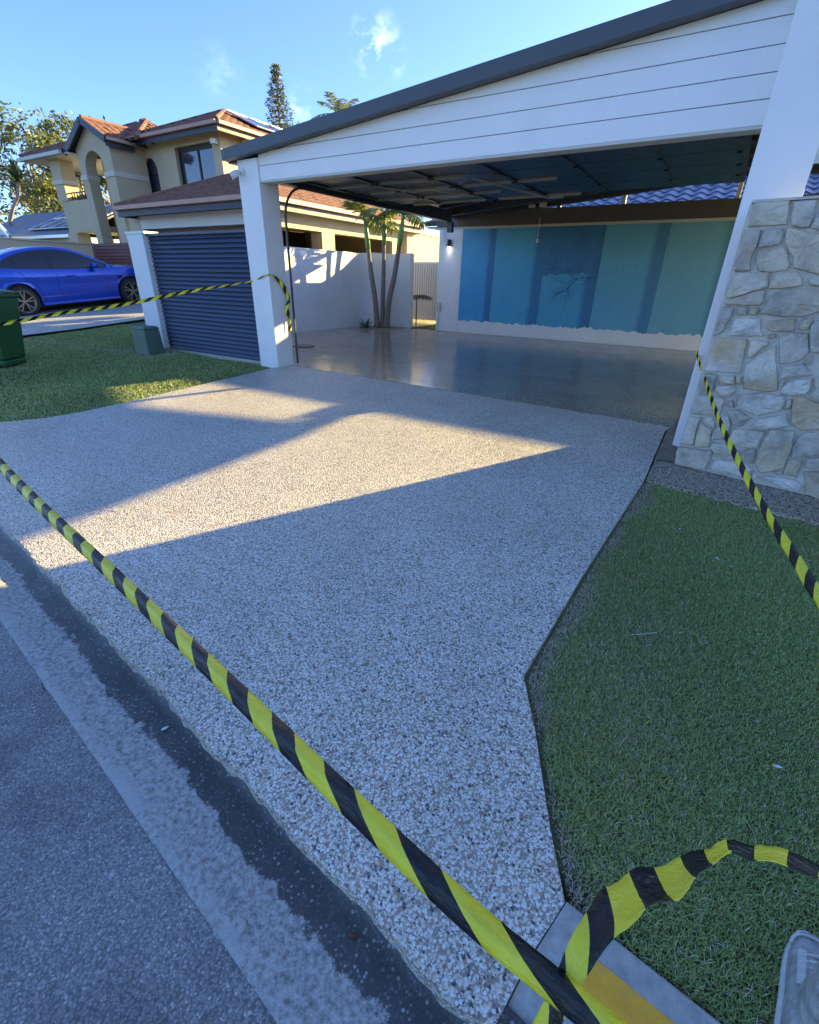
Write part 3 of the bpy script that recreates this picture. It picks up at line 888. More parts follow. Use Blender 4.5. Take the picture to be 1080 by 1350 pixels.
# white gate of thin slats at carport's left: screen of dark louvres between two white piers
screen = thing('slat_screen', (-7.3, 5.35, 0), 'dark grey horizontal slat screen fixed beside the white carport post', 'screen')
MB().box(-8.90, -8.45, 5.28, 5.52, -0.10, 1.83).build('end_post', 'white_render', screen, bevel=0.005)
MB().box(-8.92, -8.38, 5.27, 5.53, 1.832, 1.87).build('post_cap', 'white_render', screen)
slat = MB()
slat.hexa([(-8.448, 5.360, 0.0), (-5.954, 5.360, 0.0), (-5.954, 5.372, 0.004), (-8.448, 5.372, 0.004),
           (-8.448, 5.402, 0.070), (-5.954, 5.402, 0.070), (-5.954, 5.414, 0.066), (-8.448, 5.414, 0.066)])
s0 = slat.build('slat', 'louvre', screen)
zs_ = np.arange(0.045, 1.76, 0.0655)
for i, z in enumerate(zs_):
    o = s0 if i == 0 else s0.copy()
    if i: COL.objects.link(o); o.parent = screen
    o.location = (0, 0, z)
MB().box(-8.448, -5.954, 5.34, 5.43, 1.80, 1.835).build('top_rail', 'louvre', screen)
MB().box(-8.448, -5.954, 5.33, 5.44, -0.08, 0.03).build('base_sill', 'concrete', screen)
MB().box(-8.448, -5.954, 5.436, 5.445, 0.03, 1.8).build('backing_sheet', 'louvre', screen)

# white rendered boundary wall with a curved end
bwall = thing('boundary_wall', (-8.9, 8.5, 0), 'white rendered garden wall curving round behind the palm', 'wall')
mb = MB()
path = [(-8.95, 5.53)] + [(-8.95, y) for y in np.linspace(6, 11.3, 10)] + [(-8.95 + 1.45 * (1 - math.cos(a)), 11.3 + 1.0 * math.sin(a)) for a in np.linspace(0.12, math.pi / 2, 12)]
th = 0.10
rings = []
for i, (x, y) in enumerate(path):
    a = path[max(i - 1, 0)]; b = path[min(i + 1, len(path) - 1)]
    d = Vector((b[0] - a[0], b[1] - a[1])).normalized(); n = Vector((d.y, -d.x))
    top = 1.86 + (0.012 * math.sin(i * 0.9) if i > 10 else 0)
    rings.append([(x + n.x * th, y + n.y * th, -0.05), (x - n.x * th, y - n.y * th, -0.05), (x - n.x * th, y - n.y * th, top), (x + n.x * th, y + n.y * th, top)])
for r in rings: mb.v += r
for i in range(len(rings) - 1):
    for k in range(4):
        mb.f.append((i * 4 + k, i * 4 + (k + 1) % 4, (i + 1) * 4 + (k + 1) % 4, (i + 1) * 4 + k))
mb.f += [(0, 1, 2, 3), tuple((len(rings) - 1) * 4 + k for k in range(4))]
mb.build('wall_body', 'white_render', bwall)

# white batten gate at the end of the side passage
gate = thing('batten_gate', (-8.1, 14, 0), 'white vertical batten gate at the end of the side passage', 'gate')
MB().box(-8.75, -7.55, 14.03, 14.06, 0.08, 1.68).build('back_sheet', 'cream_white', gate)
b0 = MB().box(-8.70, -8.66, 14.0, 14.03, 0.1, 1.66).build('batten', 'white_paint', gate)
for i in range(1, 15):
    o = b0.copy(); COL.objects.link(o); o.parent = gate; o.location = (0.08 * i, 0, 0)
MB().box(-8.76, -7.54, 13.99, 14.07, 1.662, 1.72).build('top_rail', 'white_paint', gate)
MB().box(-7.53, -7.45, 13.95, 14.1, 0.0, 1.8).build('gate_post', 'white_paint', gate)

# ---------------------------------------------------------------- back wall with the half painted-over mural
mural = thing('mural_wall', (-3.3, 12, 0), 'back wall with teal mural panels, ragged white strip along the floor', 'wall')
MB().box(-6.50, 4.6, 12.0, 12.19, 0.0, 2.364).build('wall_body', 'white_render', mural)
MB().box(-6.515, -5.868, 11.985, 11.999, 0.01, 2.36).build('pilaster', 'white_paint', mural)
edges = [-5.865, -4.98, -3.75, -2.51, -1.27, -0.03, 0.80, 1.5]
palette = [((0.030, 0.320, 0.640), (0.050, 0.400, 0.700), (0.018, 0.150, 0.380)), ((0.055, 0.370, 0.620), (0.085, 0.440, 0.680), (0.025, 0.160, 0.380)),
           ((0.055, 0.350, 0.580), (0.085, 0.420, 0.640), (0.030, 0.160, 0.360)), ((0.105, 0.380, 0.560), (0.140, 0.440, 0.610), (0.055, 0.215, 0.410)),
           ((0.140, 0.400, 0.530), (0.175, 0.450, 0.580), (0.080, 0.245, 0.420)), ((0.14, 0.40, 0.53), (0.17, 0.45, 0.58), (0.08, 0.24, 0.42)), ((0.14, 0.40, 0.53), (0.17, 0.45, 0.58), (0.08, 0.24, 0.42))]
panels = []
for i in range(7):
    mt = mural_mat('mural_paint_%d' % i, *palette[i])
    panels.append(MB().box(edges[i] + 0.0008, edges[i + 1] - 0.0008, 11.990, 11.999, 0.12, 2.358).build('mural_panel', mt, mural))
# darker unpainted patch and bare branch in the third panel
def ragged(x0, x1, z, amp, n, seed):
    r = random.Random(seed); out = []
    zz = 0
    for i in range(n + 1):
        zz = zz * 0.6 + r.uniform(-amp, amp)
        out.append((x0 + (x1 - x0) * i / n, z + zz + 0.3 * r.uniform(-amp, amp)))
    return out
pd = pm('mural_dusk', (0.038, 0.190, 0.400), 0.5, 0.30, 2.2, dirt=((0.06, 0.06, 0.12), 0.7))
low = ragged(-3.745, -2.515, 1.40, 0.035, 26, 4)
MB().xz(low + [(-2.515, 2.354), (-3.745, 2.354)], 11.986, 11.9895).build('dusk_patch', pd, panels[2])
pb = pm('mural_branch', (0.030, 0.090, 0.190), 0.6, 0.2, 9)
def branch(pts, w, parent, seed, sub=3):
    r = random.Random(seed)
    mb = MB()
    def seg(a, b, w0, w1):
        dx, dz = b[0] - a[0], b[1] - a[1]; L = math.hypot(dx, dz) or 1; nx_, nz_ = -dz / L, dx / L
        mb.xz([(a[0] - nx_ * w0, a[1] - nz_ * w0), (b[0] - nx_ * w1, b[1] - nz_ * w1), (b[0] + nx_ * w1, b[1] + nz_ * w1), (a[0] + nx_ * w0, a[1] + nz_ * w0)], 11.9825, 11.9855)
    def grow(a, ang, L, w, depth):
        for k in range(5):
            b = (a[0] + math.cos(ang) * L / 5, a[1] + math.sin(ang) * L / 5)
            seg(a, b, w * (1 - k / 6), w * (1 - (k + 1) / 6)); a = b; ang += r.uniform(-0.35, 0.35)
            if depth and r.random() < 0.65:
                grow(a, ang + r.choice((-1, 1)) * r.uniform(0.4, 0.9), L * 0.55, w * 0.55, depth - 1)
    for (a, ang, L) in pts: grow(a, ang, L, w, sub)
    return mb.build('painted_branch', pb, parent)
branch([((-2.53, 1.36), math.pi + 0.12, 0.70), ((-2.95, 1.34), math.pi + 0.9, 0.45), ((-3.73, 1.50), 0.1, 0.4)], 0.011, panels[2], 3, 2)
low = ragged(-5.862, 1.5, 0.30, 0.022, 420, 21)
MB().xz([(-5.862, 0.005), (1.5, 0.005)] + low[::-1], 11.984, 11.9895).build('white_strip', 'white_paint', mural)

# fittings on the back wall
lamp = thing('wall_lamp', (-6.21, 11.98, 2.06), 'small black cylinder lamp on the white pilaster', 'lamp')
MB().lathe([(0.0, 2.145), (0.042, 2.145), (0.042, 1.99), (0.0, 1.99)], 16, 'z', (-6.21, 11.925, 0)).build('housing', 'black', lamp)
MB().box(-6.235, -6.185, 11.945, 11.984, 2.03, 2.11).build('bracket', 'black', lamp)
em, nt, b = new_mat('lamp_glow'); b.inputs['Emission Color'].default_value = (1, 0.93, 0.82, 1); b.inputs['Emission Strength'].default_value = 4.0
MB().lathe([(0.0, 1.9885), (0.034, 1.9885), (0.034, 1.985), (0.0, 1.985)], 14, 'z', (-6.21, 11.925, 0)).build('diffuser', em, lamp)
ld = bpy.data.lights.new('lamp_light', 'SPOT'); ld.energy = 0.35; ld.spot_size = R(100); ld.spot_blend = 0.9; ld.color = (1, 0.92, 0.8); ld.shadow_soft_size = 0.03
lo = bpy.data.objects.new('lamp_light', ld); COL.objects.link(lo); lo.parent = lamp; lo.location = (0, -0.055, -0.08)
box = thing('intercom_box', (-6.42, 11.98, 0.6), 'small grey switch box with conduit low on the pilaster', 'switch box')
MB().box(-6.475, -6.385, 11.93, 11.984, 0.49, 0.70).build('case', 'soffit_grey', box, bevel=0.008)
MB().tube([(-6.43, 11.972, 0.49), (-6.44, 11.972, 0.2), (-6.45, 11.972, 0.01)], 0.010, 6).build('conduit', 'soffit_grey', box)
cordset = thing('pull_cord', (-6.4, 11.7, 2.38), 'thin hanging wires at the corner of the back wall', 'cord')
for (x, l) in [(-6.41, 0.30), (-6.34, 0.42)]:
    MB().tube([(x, 11.95, 2.40), (x + 0.01, 11.945, 2.40 - l * 0.5), (x + 0.04, 11.95, 2.40 - l)], 0.006, 5).build('wire', 'steel', cordset)
cordb = thing('pull_cord', (-3.6, 8.9, 2.4), 'white door release cord hanging before the mural', 'cord')
MB().tube([(-3.85, 11.6, 2.5), (-3.85, 11.6, 2.1)], 0.006, 5).build('wire', 'white_paint', cordb)
MB().lathe([(0.0, 2.1), (0.025, 2.09), (0.03, 2.03), (0.0, 2.01)], 8, 'z', (-3.85, 11.6, 0)).build('handle', 'white_paint', cordb)
spots = thing('flood_lamp', (-4.0, 12.0, 2.75), 'pair of small flood lamps above the back beam', 'lamp')
for dx in (-0.12, 0.13):
    MB().box(-4.05 + dx - 0.07, -4.05 + dx + 0.07, 11.86, 11.96, 2.725, 2.865).build('lamp_head', 'cream_band', spots, bevel=0.01)
MB().box(-4.20, -3.90, 11.962, 12.018, 2.74, 2.78).build('bracket', 'dark_metal', spots)

cctv = thing('security_camera', (-5.9, 5.2, 2.44), 'white bullet security camera on the carport post', 'camera')
MB().lathe([(0.0, 0), (0.045, 0), (0.045, -0.025), (0.0, -0.025)], 14, 'y', (-5.86, 5.249, 2.47)).build('base', 'cctv_white', cctv)
MB().tube([(-5.86, 5.225, 2.47), (-5.89, 5.18, 2.45), (-5.93, 5.15, 2.44)], 0.014, 8).build('arm', 'cctv_white', cctv)
hd = MB().tube([(-5.885, 5.20, 2.465), (-5.895, 5.165, 2.45), (-5.93, 5.095, 2.405)], [0.030, 0.040, 0.040], 14).build('head', 'cctv_white', cctv)
MB().tube([(-5.927, 5.100, 2.409), (-5.934, 5.086, 2.400)], 0.032, 12).build('lens', 'black', hd)

# ---------------------------------------------------------------- stone wall
STONES = """0.042,1.741 0.224,1.73 0.238,1.671 0.246,1.597 0.038,1.594 0.032,1.668 0.03,1.713;0.243,1.718 0.357,1.721 0.369,1.635 0.362,1.581 0.33,1.575 0.272,1.592 0.255,1.634;0.423,1.682 0.372,1.624 0.365,1.579 0.418,1.557 0.468,1.566;0.034,1.583 0.116,1.575 0.124,1.485 0.11,1.43 0.127,1.344 0.036,1.339 0.029,1.406 0.042,1.447 0.034,1.527;0.134,1.579 0.229,1.581 0.248,1.544 0.241,1.494 0.165,1.477 0.131,1.473 0.129,1.532;0.248,1.588 0.335,1.56 0.423,1.542 0.493,1.529 0.56,1.327 0.494,1.323 0.356,1.357 0.337,1.419 0.284,1.474 0.254,1.536;0.131,1.461 0.269,1.476 0.301,1.443 0.335,1.38 0.324,1.345 0.246,1.332 0.167,1.342 0.134,1.405;0.043,1.329 0.238,1.334 0.252,1.25 0.165,1.215 0.038,1.171 0.028,1.237 0.034,1.288;0.035,1.154 0.101,1.182 0.166,1.21 0.247,1.23 0.26,1.158 0.243,1.139 0.041,1.132;0.274,1.316 0.328,1.333 0.385,1.335 0.418,1.302 0.429,1.263 0.39,1.25 0.259,1.238 0.257,1.284;0.447,1.295 0.497,1.315 0.565,1.312 0.583,1.258 0.488,1.256 0.46,1.267;0.303,1.219 0.429,1.243 0.522,1.237 0.596,1.22 0.619,1.149 0.544,1.105 0.487,1.081 0.37,1.074 0.247,1.085 0.273,1.142 0.276,1.184;0.12,1.118 0.175,1.125 0.186,1.073 0.126,1.069;0.194,1.117 0.23,1.127 0.246,1.115 0.234,1.075 0.196,1.082;0.035,1.122 0.096,1.116 0.093,1.036 0.077,0.97 0.025,0.924 0.022,1.013 0.03,1.077;0.123,1.051 0.275,1.056 0.292,0.987 0.323,0.949 0.238,0.937 0.109,0.936 0.112,1.001;0.31,1.045 0.458,1.069 0.474,0.996 0.376,0.982 0.315,1.002;0.497,1.074 0.548,1.081 0.54,1.005 0.49,1.001 0.491,1.035;0.547,1.029 0.564,1.064 0.641,1.085 0.702,0.899 0.64,0.876 0.601,0.872 0.57,0.946;0.335,0.961 0.383,0.97 0.388,0.944 0.347,0.936;0.039,0.921 0.234,0.922 0.242,0.853 0.259,0.694 0.147,0.689 0.027,0.684 0.032,0.784 0.037,0.862;0.252,0.919 0.355,0.923 0.359,0.896 0.32,0.852 0.278,0.801 0.262,0.827;0.405,0.901 0.453,0.756 0.501,0.613 0.462,0.595 0.39,0.591 0.301,0.592 0.275,0.696 0.273,0.763 0.324,0.838;0.404,0.954 0.466,0.985 0.55,0.987 0.591,0.871 0.569,0.824 0.511,0.793 0.456,0.784;0.577,0.812 0.612,0.86 0.621,0.799 0.596,0.796;0.479,0.773 0.584,0.801 0.651,0.741 0.58,0.718 0.492,0.692 0.481,0.741;0.493,0.678 0.527,0.692 0.514,0.648 0.497,0.65;0.534,0.67 0.584,0.704 0.654,0.719 0.67,0.648 0.655,0.613 0.568,0.585 0.514,0.596;0.668,0.72 0.749,0.758 0.812,0.57 0.736,0.58 0.684,0.604 0.692,0.66;0.026,0.669 0.121,0.671 0.125,0.576 0.112,0.522 0.032,0.522 0.025,0.602;0.135,0.668 0.228,0.68 0.244,0.618 0.143,0.607;0.238,0.677 0.268,0.676 0.278,0.628 0.263,0.621;0.138,0.593 0.239,0.613 0.267,0.577 0.23,0.521 0.174,0.527 0.137,0.562;0.013,0.507 0.218,0.514 0.217,0.405 0.198,0.375 0.026,0.364;0.237,0.496 0.263,0.511 0.284,0.453 0.236,0.466;0.283,0.55 0.44,0.589 0.553,0.583 0.563,0.488 0.439,0.426 0.364,0.447 0.294,0.45;0.569,0.557 0.589,0.57 0.601,0.505 0.574,0.49;0.592,0.585 0.641,0.599 0.74,0.567 0.814,0.561 0.858,0.43 0.794,0.402 0.713,0.37 0.64,0.405 0.611,0.497;0.246,0.431 0.314,0.443 0.411,0.405 0.364,0.328 0.321,0.325 0.277,0.385;0.445,0.406 0.596,0.47 0.634,0.394 0.513,0.344 0.426,0.341;0.025,0.348 0.102,0.351 0.095,0.229 0.107,0.13 0.009,0.119 0.018,0.224;0.105,0.319 0.193,0.277 0.206,0.141 0.116,0.114 0.106,0.209;0.113,0.343 0.182,0.366 0.215,0.281 0.149,0.317;0.232,0.386 0.274,0.395 0.3,0.336 0.311,0.232 0.209,0.198 0.207,0.242 0.225,0.311;0.325,0.31 0.518,0.329 0.506,0.199 0.331,0.193 0.32,0.266;0.223,0.184 0.296,0.19 0.404,0.16 0.413,0.097 0.355,0.076 0.288,0.082 0.216,0.138;0.442,0.18 0.504,0.19 0.512,0.078 0.446,0.077 0.422,0.127;0.537,0.348 0.675,0.367 0.695,0.256 0.695,0.099 0.576,0.023 0.52,0.108 0.516,0.193 0.525,0.279;0.798,0.388 0.866,0.407 0.915,0.258 0.831,0.218 0.711,0.177 0.691,0.255 0.703,0.329 0.744,0.372;0.009,0.101 0.241,0.116 0.244,0.037 0.234,-0.035 0.013,-0.04 0.002,0.046;0.285,0.059 0.475,0.068 0.521,0.031 0.526,-0.03 0.263,-0.034 0.259,0.018;0.531,0.028 0.563,0.009 0.562,-0.019 0.538,-0.026;0.7,0.164 0.78,0.174 0.785,0.044 0.703,0.048;0.649,0.06 0.695,0.073 0.695,0.046 0.665,0.037;0.612,0.017 0.774,0.03 0.835,-0 0.828,-0.04 0.731,-0.042 0.581,-0.008;0.792,0.198 0.854,0.218 0.921,0.24 0.955,0.138 0.883,0.129 0.802,0.128;0.799,0.101 0.886,0.12 0.961,0.12 1.034,-0.099 0.863,-0.051 0.83,0.041"""
ca, sa = math.cos(R(9)), math.sin(R(9))
def sw(u, d, z):    # u along the face, d behind the face
    return (-0.03 + u * ca + d * sa, 4.16 - u * sa + d * ca, z)
stonewall = thing('stone_wall', sw(1.2, 0.1, 0), 'random rubble stone wall standing before the white column', 'wall')
stonewall.location.z = -0.06
mb = MB()
mb.hexa([sw(0.012, 0.022, -0.12), sw(3.1, 0.022, -0.12), sw(3.1, 0.36, -0.12), sw(0.012, 0.36, -0.12),
         sw(0.012, 0.022, 1.725), sw(3.1, 0.022, 1.725), sw(3.1, 0.36, 1.725), sw(0.012, 0.36, 1.725)])
mb.build('wall_core', 'mortar', stonewall)
polys = [[tuple(map(float, q.split(','))) for q in p.split()] for p in STONES.split(';')]
rusty = {3: .9, 6: .8, 7: .8, 8: .8, 11: .9, 14: .5, 20: .9, 22: 1.0, 30: .8, 37: .9, 40: .8, 47: .9, 50: .5, 52: .8, 31: .6}
dark = {35}
# further stones, to the right of the picture
def ustart(z):
    t = (1.741 - z) / 1.8
    return 0.475 + t * 0.57
z = 1.735
rr = random.Random(5)
rows = [1.735, 1.46, 1.22, 0.93, 0.70, 0.42, 0.20, -0.06]
rows2 = []
for i in range(len(rows) - 1):
    zt, zb_ = rows[i] - 0.012, rows[i + 1] + 0.012
    u = ustart((zt + zb_) / 2) + 0.13
    while u < 3.08:
        w = rr.uniform(0.16, 0.42); u1 = min(u + w, 3.09)
        if 3.09 - u1 < 0.1: u1 = 3.09
        if rr.random() < 0.3 and zt - zb_ > 0.22:
            zm = (zt + zb_) / 2 + rr.uniform(-0.03, 0.03)
            rows2.append((u, u1, zb_, zm - 0.01)); rows2.append((u, u1, zm + 0.01, zt))
        else:
            rows2.append((u, u1, zb_, zt))
        u = u1 + 0.022
for (u0, u1, z0, z1) in rows2:
    j = lambda: rr.uniform(0.0, 0.022)
    c = 0.03
    polys.append([(u0 + j(), z0 + c + j()), (u0 + c + j(), z0 + j()), (u1 - c - j(), z0 + j()), (u1 - j(), z0 + c), (u1 - j(), z1 - c - j()), (u1 - c - j(), z1 - j()), (u0 + c, z1 - j()), (u0 + j(), z1 - c)])
for i, p in enumerate(polys):
    cx = sum(q[0] for q in p) / len(p); cz = sum(q[1] for q in p) / len(p)
    r = random.Random(i)
    pr = r.uniform(-0.014, 0.004)
    n = len(p)
    # subdivide the outline a little and roughen it
    out = []
    for a, b in zip(p, p[1:] + p[:1]):
        out.append(a)
        L = math.hypot(b[0] - a[0], b[1] - a[1])
        if L > 0.06:
            out.append(((a[0] + b[0]) / 2 + r.uniform(-.006, .006), (a[1] + b[1]) / 2 + r.uniform(-.006, .006)))
    n = len(out)
    ins = lambda q, f: (q[0] + (cx - q[0]) * f, q[1] + (cz - q[1]) * f)
    size = max(0.05, math.sqrt(sum(math.hypot(q[0] - cx, q[1] - cz) for q in out) / n))
    f1 = 0.012 / size ** 2 * 0.6; f1 = min(0.16, f1)
    vs = [sw(q[0], 0.034, q[1]) for q in out]
    vs += [sw(q[0], pr + 0.014 + r.uniform(-.004, .004), q[1]) for q in out]
    vs += [sw(*(lambda t: (t[0], pr + r.uniform(-.003, .003), t[1]))(ins(q, f1))) for q in out]
    vs += [sw(*(lambda t: (t[0], pr - 0.006 + r.uniform(-.006, .006), t[1]))(ins(q, 0.5))) for q in out]
    vs += [sw(cx, pr - 0.006, cz)]
    fs = []
    for k in range(3):
        fs += [(k * n + a, k * n + (a + 1) % n, (k + 1) * n + (a + 1) % n, (k + 1) * n + a) for a in range(n)]
    fs += [(3 * n + a, 3 * n + (a + 1) % n, 4 * n) for a in range(n)]
    o = MB().add(vs, fs).build('stone', 'stone', stonewall)
    o['rust'] = rusty.get(i, (0.25 if r.random() < 0.3 else 0.0) if i < 57 else r.choice((0, 0, 0.3, 0.8)))
    if i in dark:
        o['rust'] = 0.0
# flat coping of mortar over the stones
mb = MB(); mb.hexa([sw(0.02, -0.004, 1.727), sw(3.1, -0.004, 1.727), sw(3.1, 0.365, 1.727), sw(0.02, 0.365, 1.727), sw(0.02, 0.0, 1.742), sw(3.1, 0.0, 1.742), sw(3.1, 0.365, 1.742), sw(0.02, 0.365, 1.742)])
mb.build('coping', 'mortar', stonewall)

# ---------------------------------------------------------------- tiled roofs
def tile_verts(w=0.30, l=0.36, amp=0.026, n=6, lift=0.030, th=0.014):
    vs, fs = [], []
    for (yy, zz) in ((0.0, lift), (l, 0.004)):
        for k in range(n + 1):
            t = k / n
            vs.append((t * w, yy, zz + amp * math.sin(2 * math.pi * t)))
    for k in range(n + 1):
        t = k / n
        vs.append((t * w, 0.0, lift - th - 0.008 + amp * math.sin(2 * math.pi * t)))
    for k in range(n):
        fs.append((k, k + 1, n + 1 + k + 1, n + 1 + k))
        fs.append((2 * (n + 1) + k, 2 * (n + 1) + k + 1, k + 1, k))
    return np.array(vs), fs

def roof_face(name, corners, mat, parent, w=0.30, row=0.33, n=5, sheet='navy_trim'):
    """corners: planar outline, first edge is the eave (left to right seen from outside)"""
    C = [Vector(c) for c in corners]
    e = (C[1] - C[0]).normalized()
    nrm = e.cross(C[2] - C[0]).normalized()
    if nrm.z < 0: nrm = -nrm
    s = nrm.cross(e).normalized()
    if s.z < 0: s = -s
    ab = [((c - C[0]).dot(e), (c - C[0]).dot(s)) for c in C]
    amax = max(a for a, b in ab); amin = min(a for a, b in ab); bmax = max(b for a, b in ab)
    tv, tf = tile_verts(w, row + 0.04, n=n)
    off = wpos(parent)
    V, F = [], []
    nb = len(tv)
    cnt = 0
    E3 = np.array(e); S3 = np.array(s); N3 = np.array(nrm); O3 = np.array(C[0] - off)
    r_ = np.random.default_rng(3)
    j = 0
    while j * row < bmax:
        i = 0
        while amin + i * w < amax:
            a0 = amin + i * w; b0 = j * row
            if inpoly(a0 + w / 2, b0 + row / 2, ab):
                q = O3 + np.outer(tv[:, 0] + a0, E3) + np.outer(tv[:, 1] + b0, S3) + np.outer(tv[:, 2] + r_.uniform(0, .006), N3)
                V.append(q); F += [tuple(k + cnt * nb for k in f) for f in tf]; cnt += 1
            i += 1
        j += 1
    ff = np.array(F, dtype=np.int32).reshape(-1)
    o = fast_mesh('tile_field', np.concatenate(V), ff, 4, mat, parent)
    tag(o, kind='stuff')
    mb = MB(); m = len(C)
    mb.add([c - nrm * 0.012 for c in C] + [c - nrm * 0.05 for c in C], [tuple(range(m)), tuple(range(2 * m - 1, m - 1, -1))] + [(a, (a + 1) % m, (a + 1) % m + m, a + m) for a in range(m)])
    mb.build('roof_deck', sheet, parent)
    return o
def ridge(pts, mat, parent, r=0.075):
    MB().tube(pts, r, 8).build('ridge_cap', mat, parent)

# house with the blue tiled roof behind the carport
rear = thing('rear_house', (-1, 14, 0), 'white house with blue wave tiled roof behind the mural wall', 'house')
MB().box(-6.4, 5.5, 12.95, 16.1, 0, 2.55).build('wall', 'white_render', rear)
e0, rz_ = 12.55, 2.60
pit = 0.43
yr_ = 14.5; zrid = rz_ + (yr_ - e0) * pit
roof = MB().hexa([(-5.0, e0, rz_ - 0.05), (6.0, e0, rz_ - 0.05), (6.0, yr_, zrid - 0.05), (-5.0, yr_, zrid - 0.05), (-5.0, e0, rz_ - 0.015), (6.0, e0, rz_ - 0.015), (6.0, yr_, zrid - 0.015), (-5.0, yr_, zrid - 0.015)]).build('roof', 'navy_trim', rear)
tv, tf = tile_verts(0.30, 0.36, 0.028, 6)
sl = Vector((0, 1, pit)).normalized(); nr = Vector((0, -pit, 1)).normalized()
tm = MB(); tm.add([(p[0], p[1] * sl.y + p[2] * nr.y, p[1] * sl.z + p[2] * nr.z) for p in tv], tf)
t0 = tm.build('tile', 'tile_blue', roof, local=True, smooth=False)
off = wpos(roof)
first = True
rest = []
for j in range(7):
    for i in range(36):
        p = Vector((-4.98 + 0.30 * i, e0, rz_)) + sl * (0.325 * j) - off
        if 1 <= j <= 6 and -4.9 < p.x + off.x < 1.1:
            o = t0 if first else t0.copy()
            if not first: COL.objects.link(o); o.parent = roof
            first = False
            o.location = p
        else:
            rest.append(p)
tvv = np.array([(p[0], p[1] * sl.y + p[2] * nr.y, p[1] * sl.z + p[2] * nr.z) for p in tv])
V = np.concatenate([tvv + np.array(p) for p in rest]); nb = len(tvv)
F = np.concatenate([np.array(tf).reshape(-1) + k * nb for k in range(len(rest))])
tag(fast_mesh('tile_field', V, F, 4, 'tile_blue', roof), kind='stuff')
MB().hexa([(-5.0, yr_, zrid - 0.02), (6.0, yr_, zrid - 0.02), (6.0, 16.6, rz_), (-5.0, 16.6, rz_), (-5.0, yr_, zrid + 0.02), (6.0, yr_, zrid + 0.02), (6.0, 16.6, rz_ + 0.04), (-5.0, 16.6, rz_ + 0.04)]).build('rear_slope', 'tile_blue', rear)
ridge([(-5.0, yr_, zrid + 0.03), (6.0, yr_, zrid + 0.03)], 'tile_blue', rear, 0.09)
MB().box(-7.2, 6.0, e0 - 0.13, e0 - 0.01, rz_ - 0.10, rz_ + 0.01).build('eaves_gutter', 'fascia_grey', rear, bevel=0.01)
MB().box(-7.2, 6.0, e0 + 0.02, 12.95, rz_ - 0.14, rz_ - 0.11).build('soffit', 'soffit_grey', rear)

MB().hexa([(-7.2, e0, rz_ - 0.02), (-5.02, e0, rz_ - 0.02), (-5.02, 13.75, 2.90), (-7.2, 13.75, 2.90), (-7.2, e0, rz_ + 0.02), (-5.02, e0, rz_ + 0.02), (-5.02, 13.75, 2.94), (-7.2, 13.75, 2.94)]).build('shade_lean_to', 'fascia_grey', rear)  # low roof added and pitched to shade the garden wall below its top

# added unseen house wing right of view, to shade tapes, lawn and kerb
wing = thing('added_shade_wing', (4.5, 6.5, 0), 'added unseen white house wing that shades the tapes and lawn', 'house')
MB().box(2.45, 8.0, 5.6, 9.0, -0.1, 2.75).build('wall', 'white_render', wing)
MB().hexa([(2.2, 5.2, 2.76), (8.3, 5.2, 2.76), (8.3, 9.3, 2.76), (2.2, 9.3, 2.76), (3.6, 6.7, 3.35), (6.9, 6.7, 3.35), (6.9, 7.8, 3.35), (3.6, 7.8, 3.35)]).build('roof', 'tile_blue', wing)
wf = MB().box(3.6, 5.4, 5.57, 5.605, 0.9, 2.1).build('window', 'glass_sky', wing)
for (a_, b_, c_, d_) in ((3.55, 3.6, 0.85, 2.15), (5.4, 5.45, 0.85, 2.15), (3.6, 5.4, 0.85, 0.9), (3.6, 5.4, 2.1, 2.15)):
    MB().box(a_, b_, 5.55, 5.6, c_, d_).build('frame', 'white_paint', wf)

# ---------------------------------------------------------------- barrier tapes
def ribbon(name, pts, wdir, width, label, group, sub=10, cup=0.18, u0=0.0, seed=1, fold=0.0, uscale=1.0):
    """pts: centre line; wdir: direction of the tape's width at each point; a shallow cupped cross section"""
    C = catmull(pts, sub); D = catmull(wdir, sub)
    if not isinstance(width, (list, tuple)): width = [width] * len(pts)
    Wd = [v.x for v in catmull([(w, 0, 0) for w in width], sub)]
    r = random.Random(seed)
    mb = MB(); uvs = []; u = u0
    K = 6
    cr = [[r.uniform(-0.045, 0.045) for _ in range(K + 1)] for _ in range(37)]
    for i, c in enumerate(C):
        if i: u += (c - C[i - 1]).length * uscale
        t = (C[min(i + 1, len(C) - 1)] - C[max(i - 1, 0)]).normalized()
        w = D[i] - t * D[i].dot(t); w.normalize()
        n = t.cross(w)
        ph = i * 0.55
        for k in range(K + 1):
            a = k / K * 2 - 1
            h = cup * Wd[i] * (1 - a * a) + 0.05 * Wd[i] * math.sin(ph + a * 2.0) + fold * Wd[i] * abs(a - 0.15 * math.sin(i * 0.21)) + cr[i % 37][k] * Wd[i] * (0.35 if uscale > 1 else 1.0)
            mb.v.append(c + w * (a * Wd[i] / 2) + n * h); uvs.append((u, a))
    L = K + 1
    mb.f = [(i * L + k, (i + 1) * L + k, (i + 1) * L + k + 1, i * L + k + 1) for i in range(len(C) - 1) for k in range(K)]
    o = mb.build(name, 'tape', uv=uvs, smooth=True, fixn=False)
    so = o.modifiers.new('thickness', 'SOLIDIFY'); so.thickness = 0.0008
    return tag(o, label, 'tape', group) if label else o
TG = 'black and yellow barrier tapes'
def vdir(p, roll):
    """width direction: vertical, rolled about by a few degrees"""
    return (math.sin(R(roll)) * 0.3, -math.sin(R(roll)), math.cos(R(roll)))
t1 = [(-4.6, 1.12, 0.47), (-2.84, 0.791, 0.393), (-1.399, 0.56, 0.394), (-0.701, 0.430, 0.455), (-0.357, 0.352, 0.508), (-0.099, 0.294, 0.560), (0.040, 0.258, 0.618), (0.12, 0.236, 0.655), (0.30, 0.19, 0.72)]
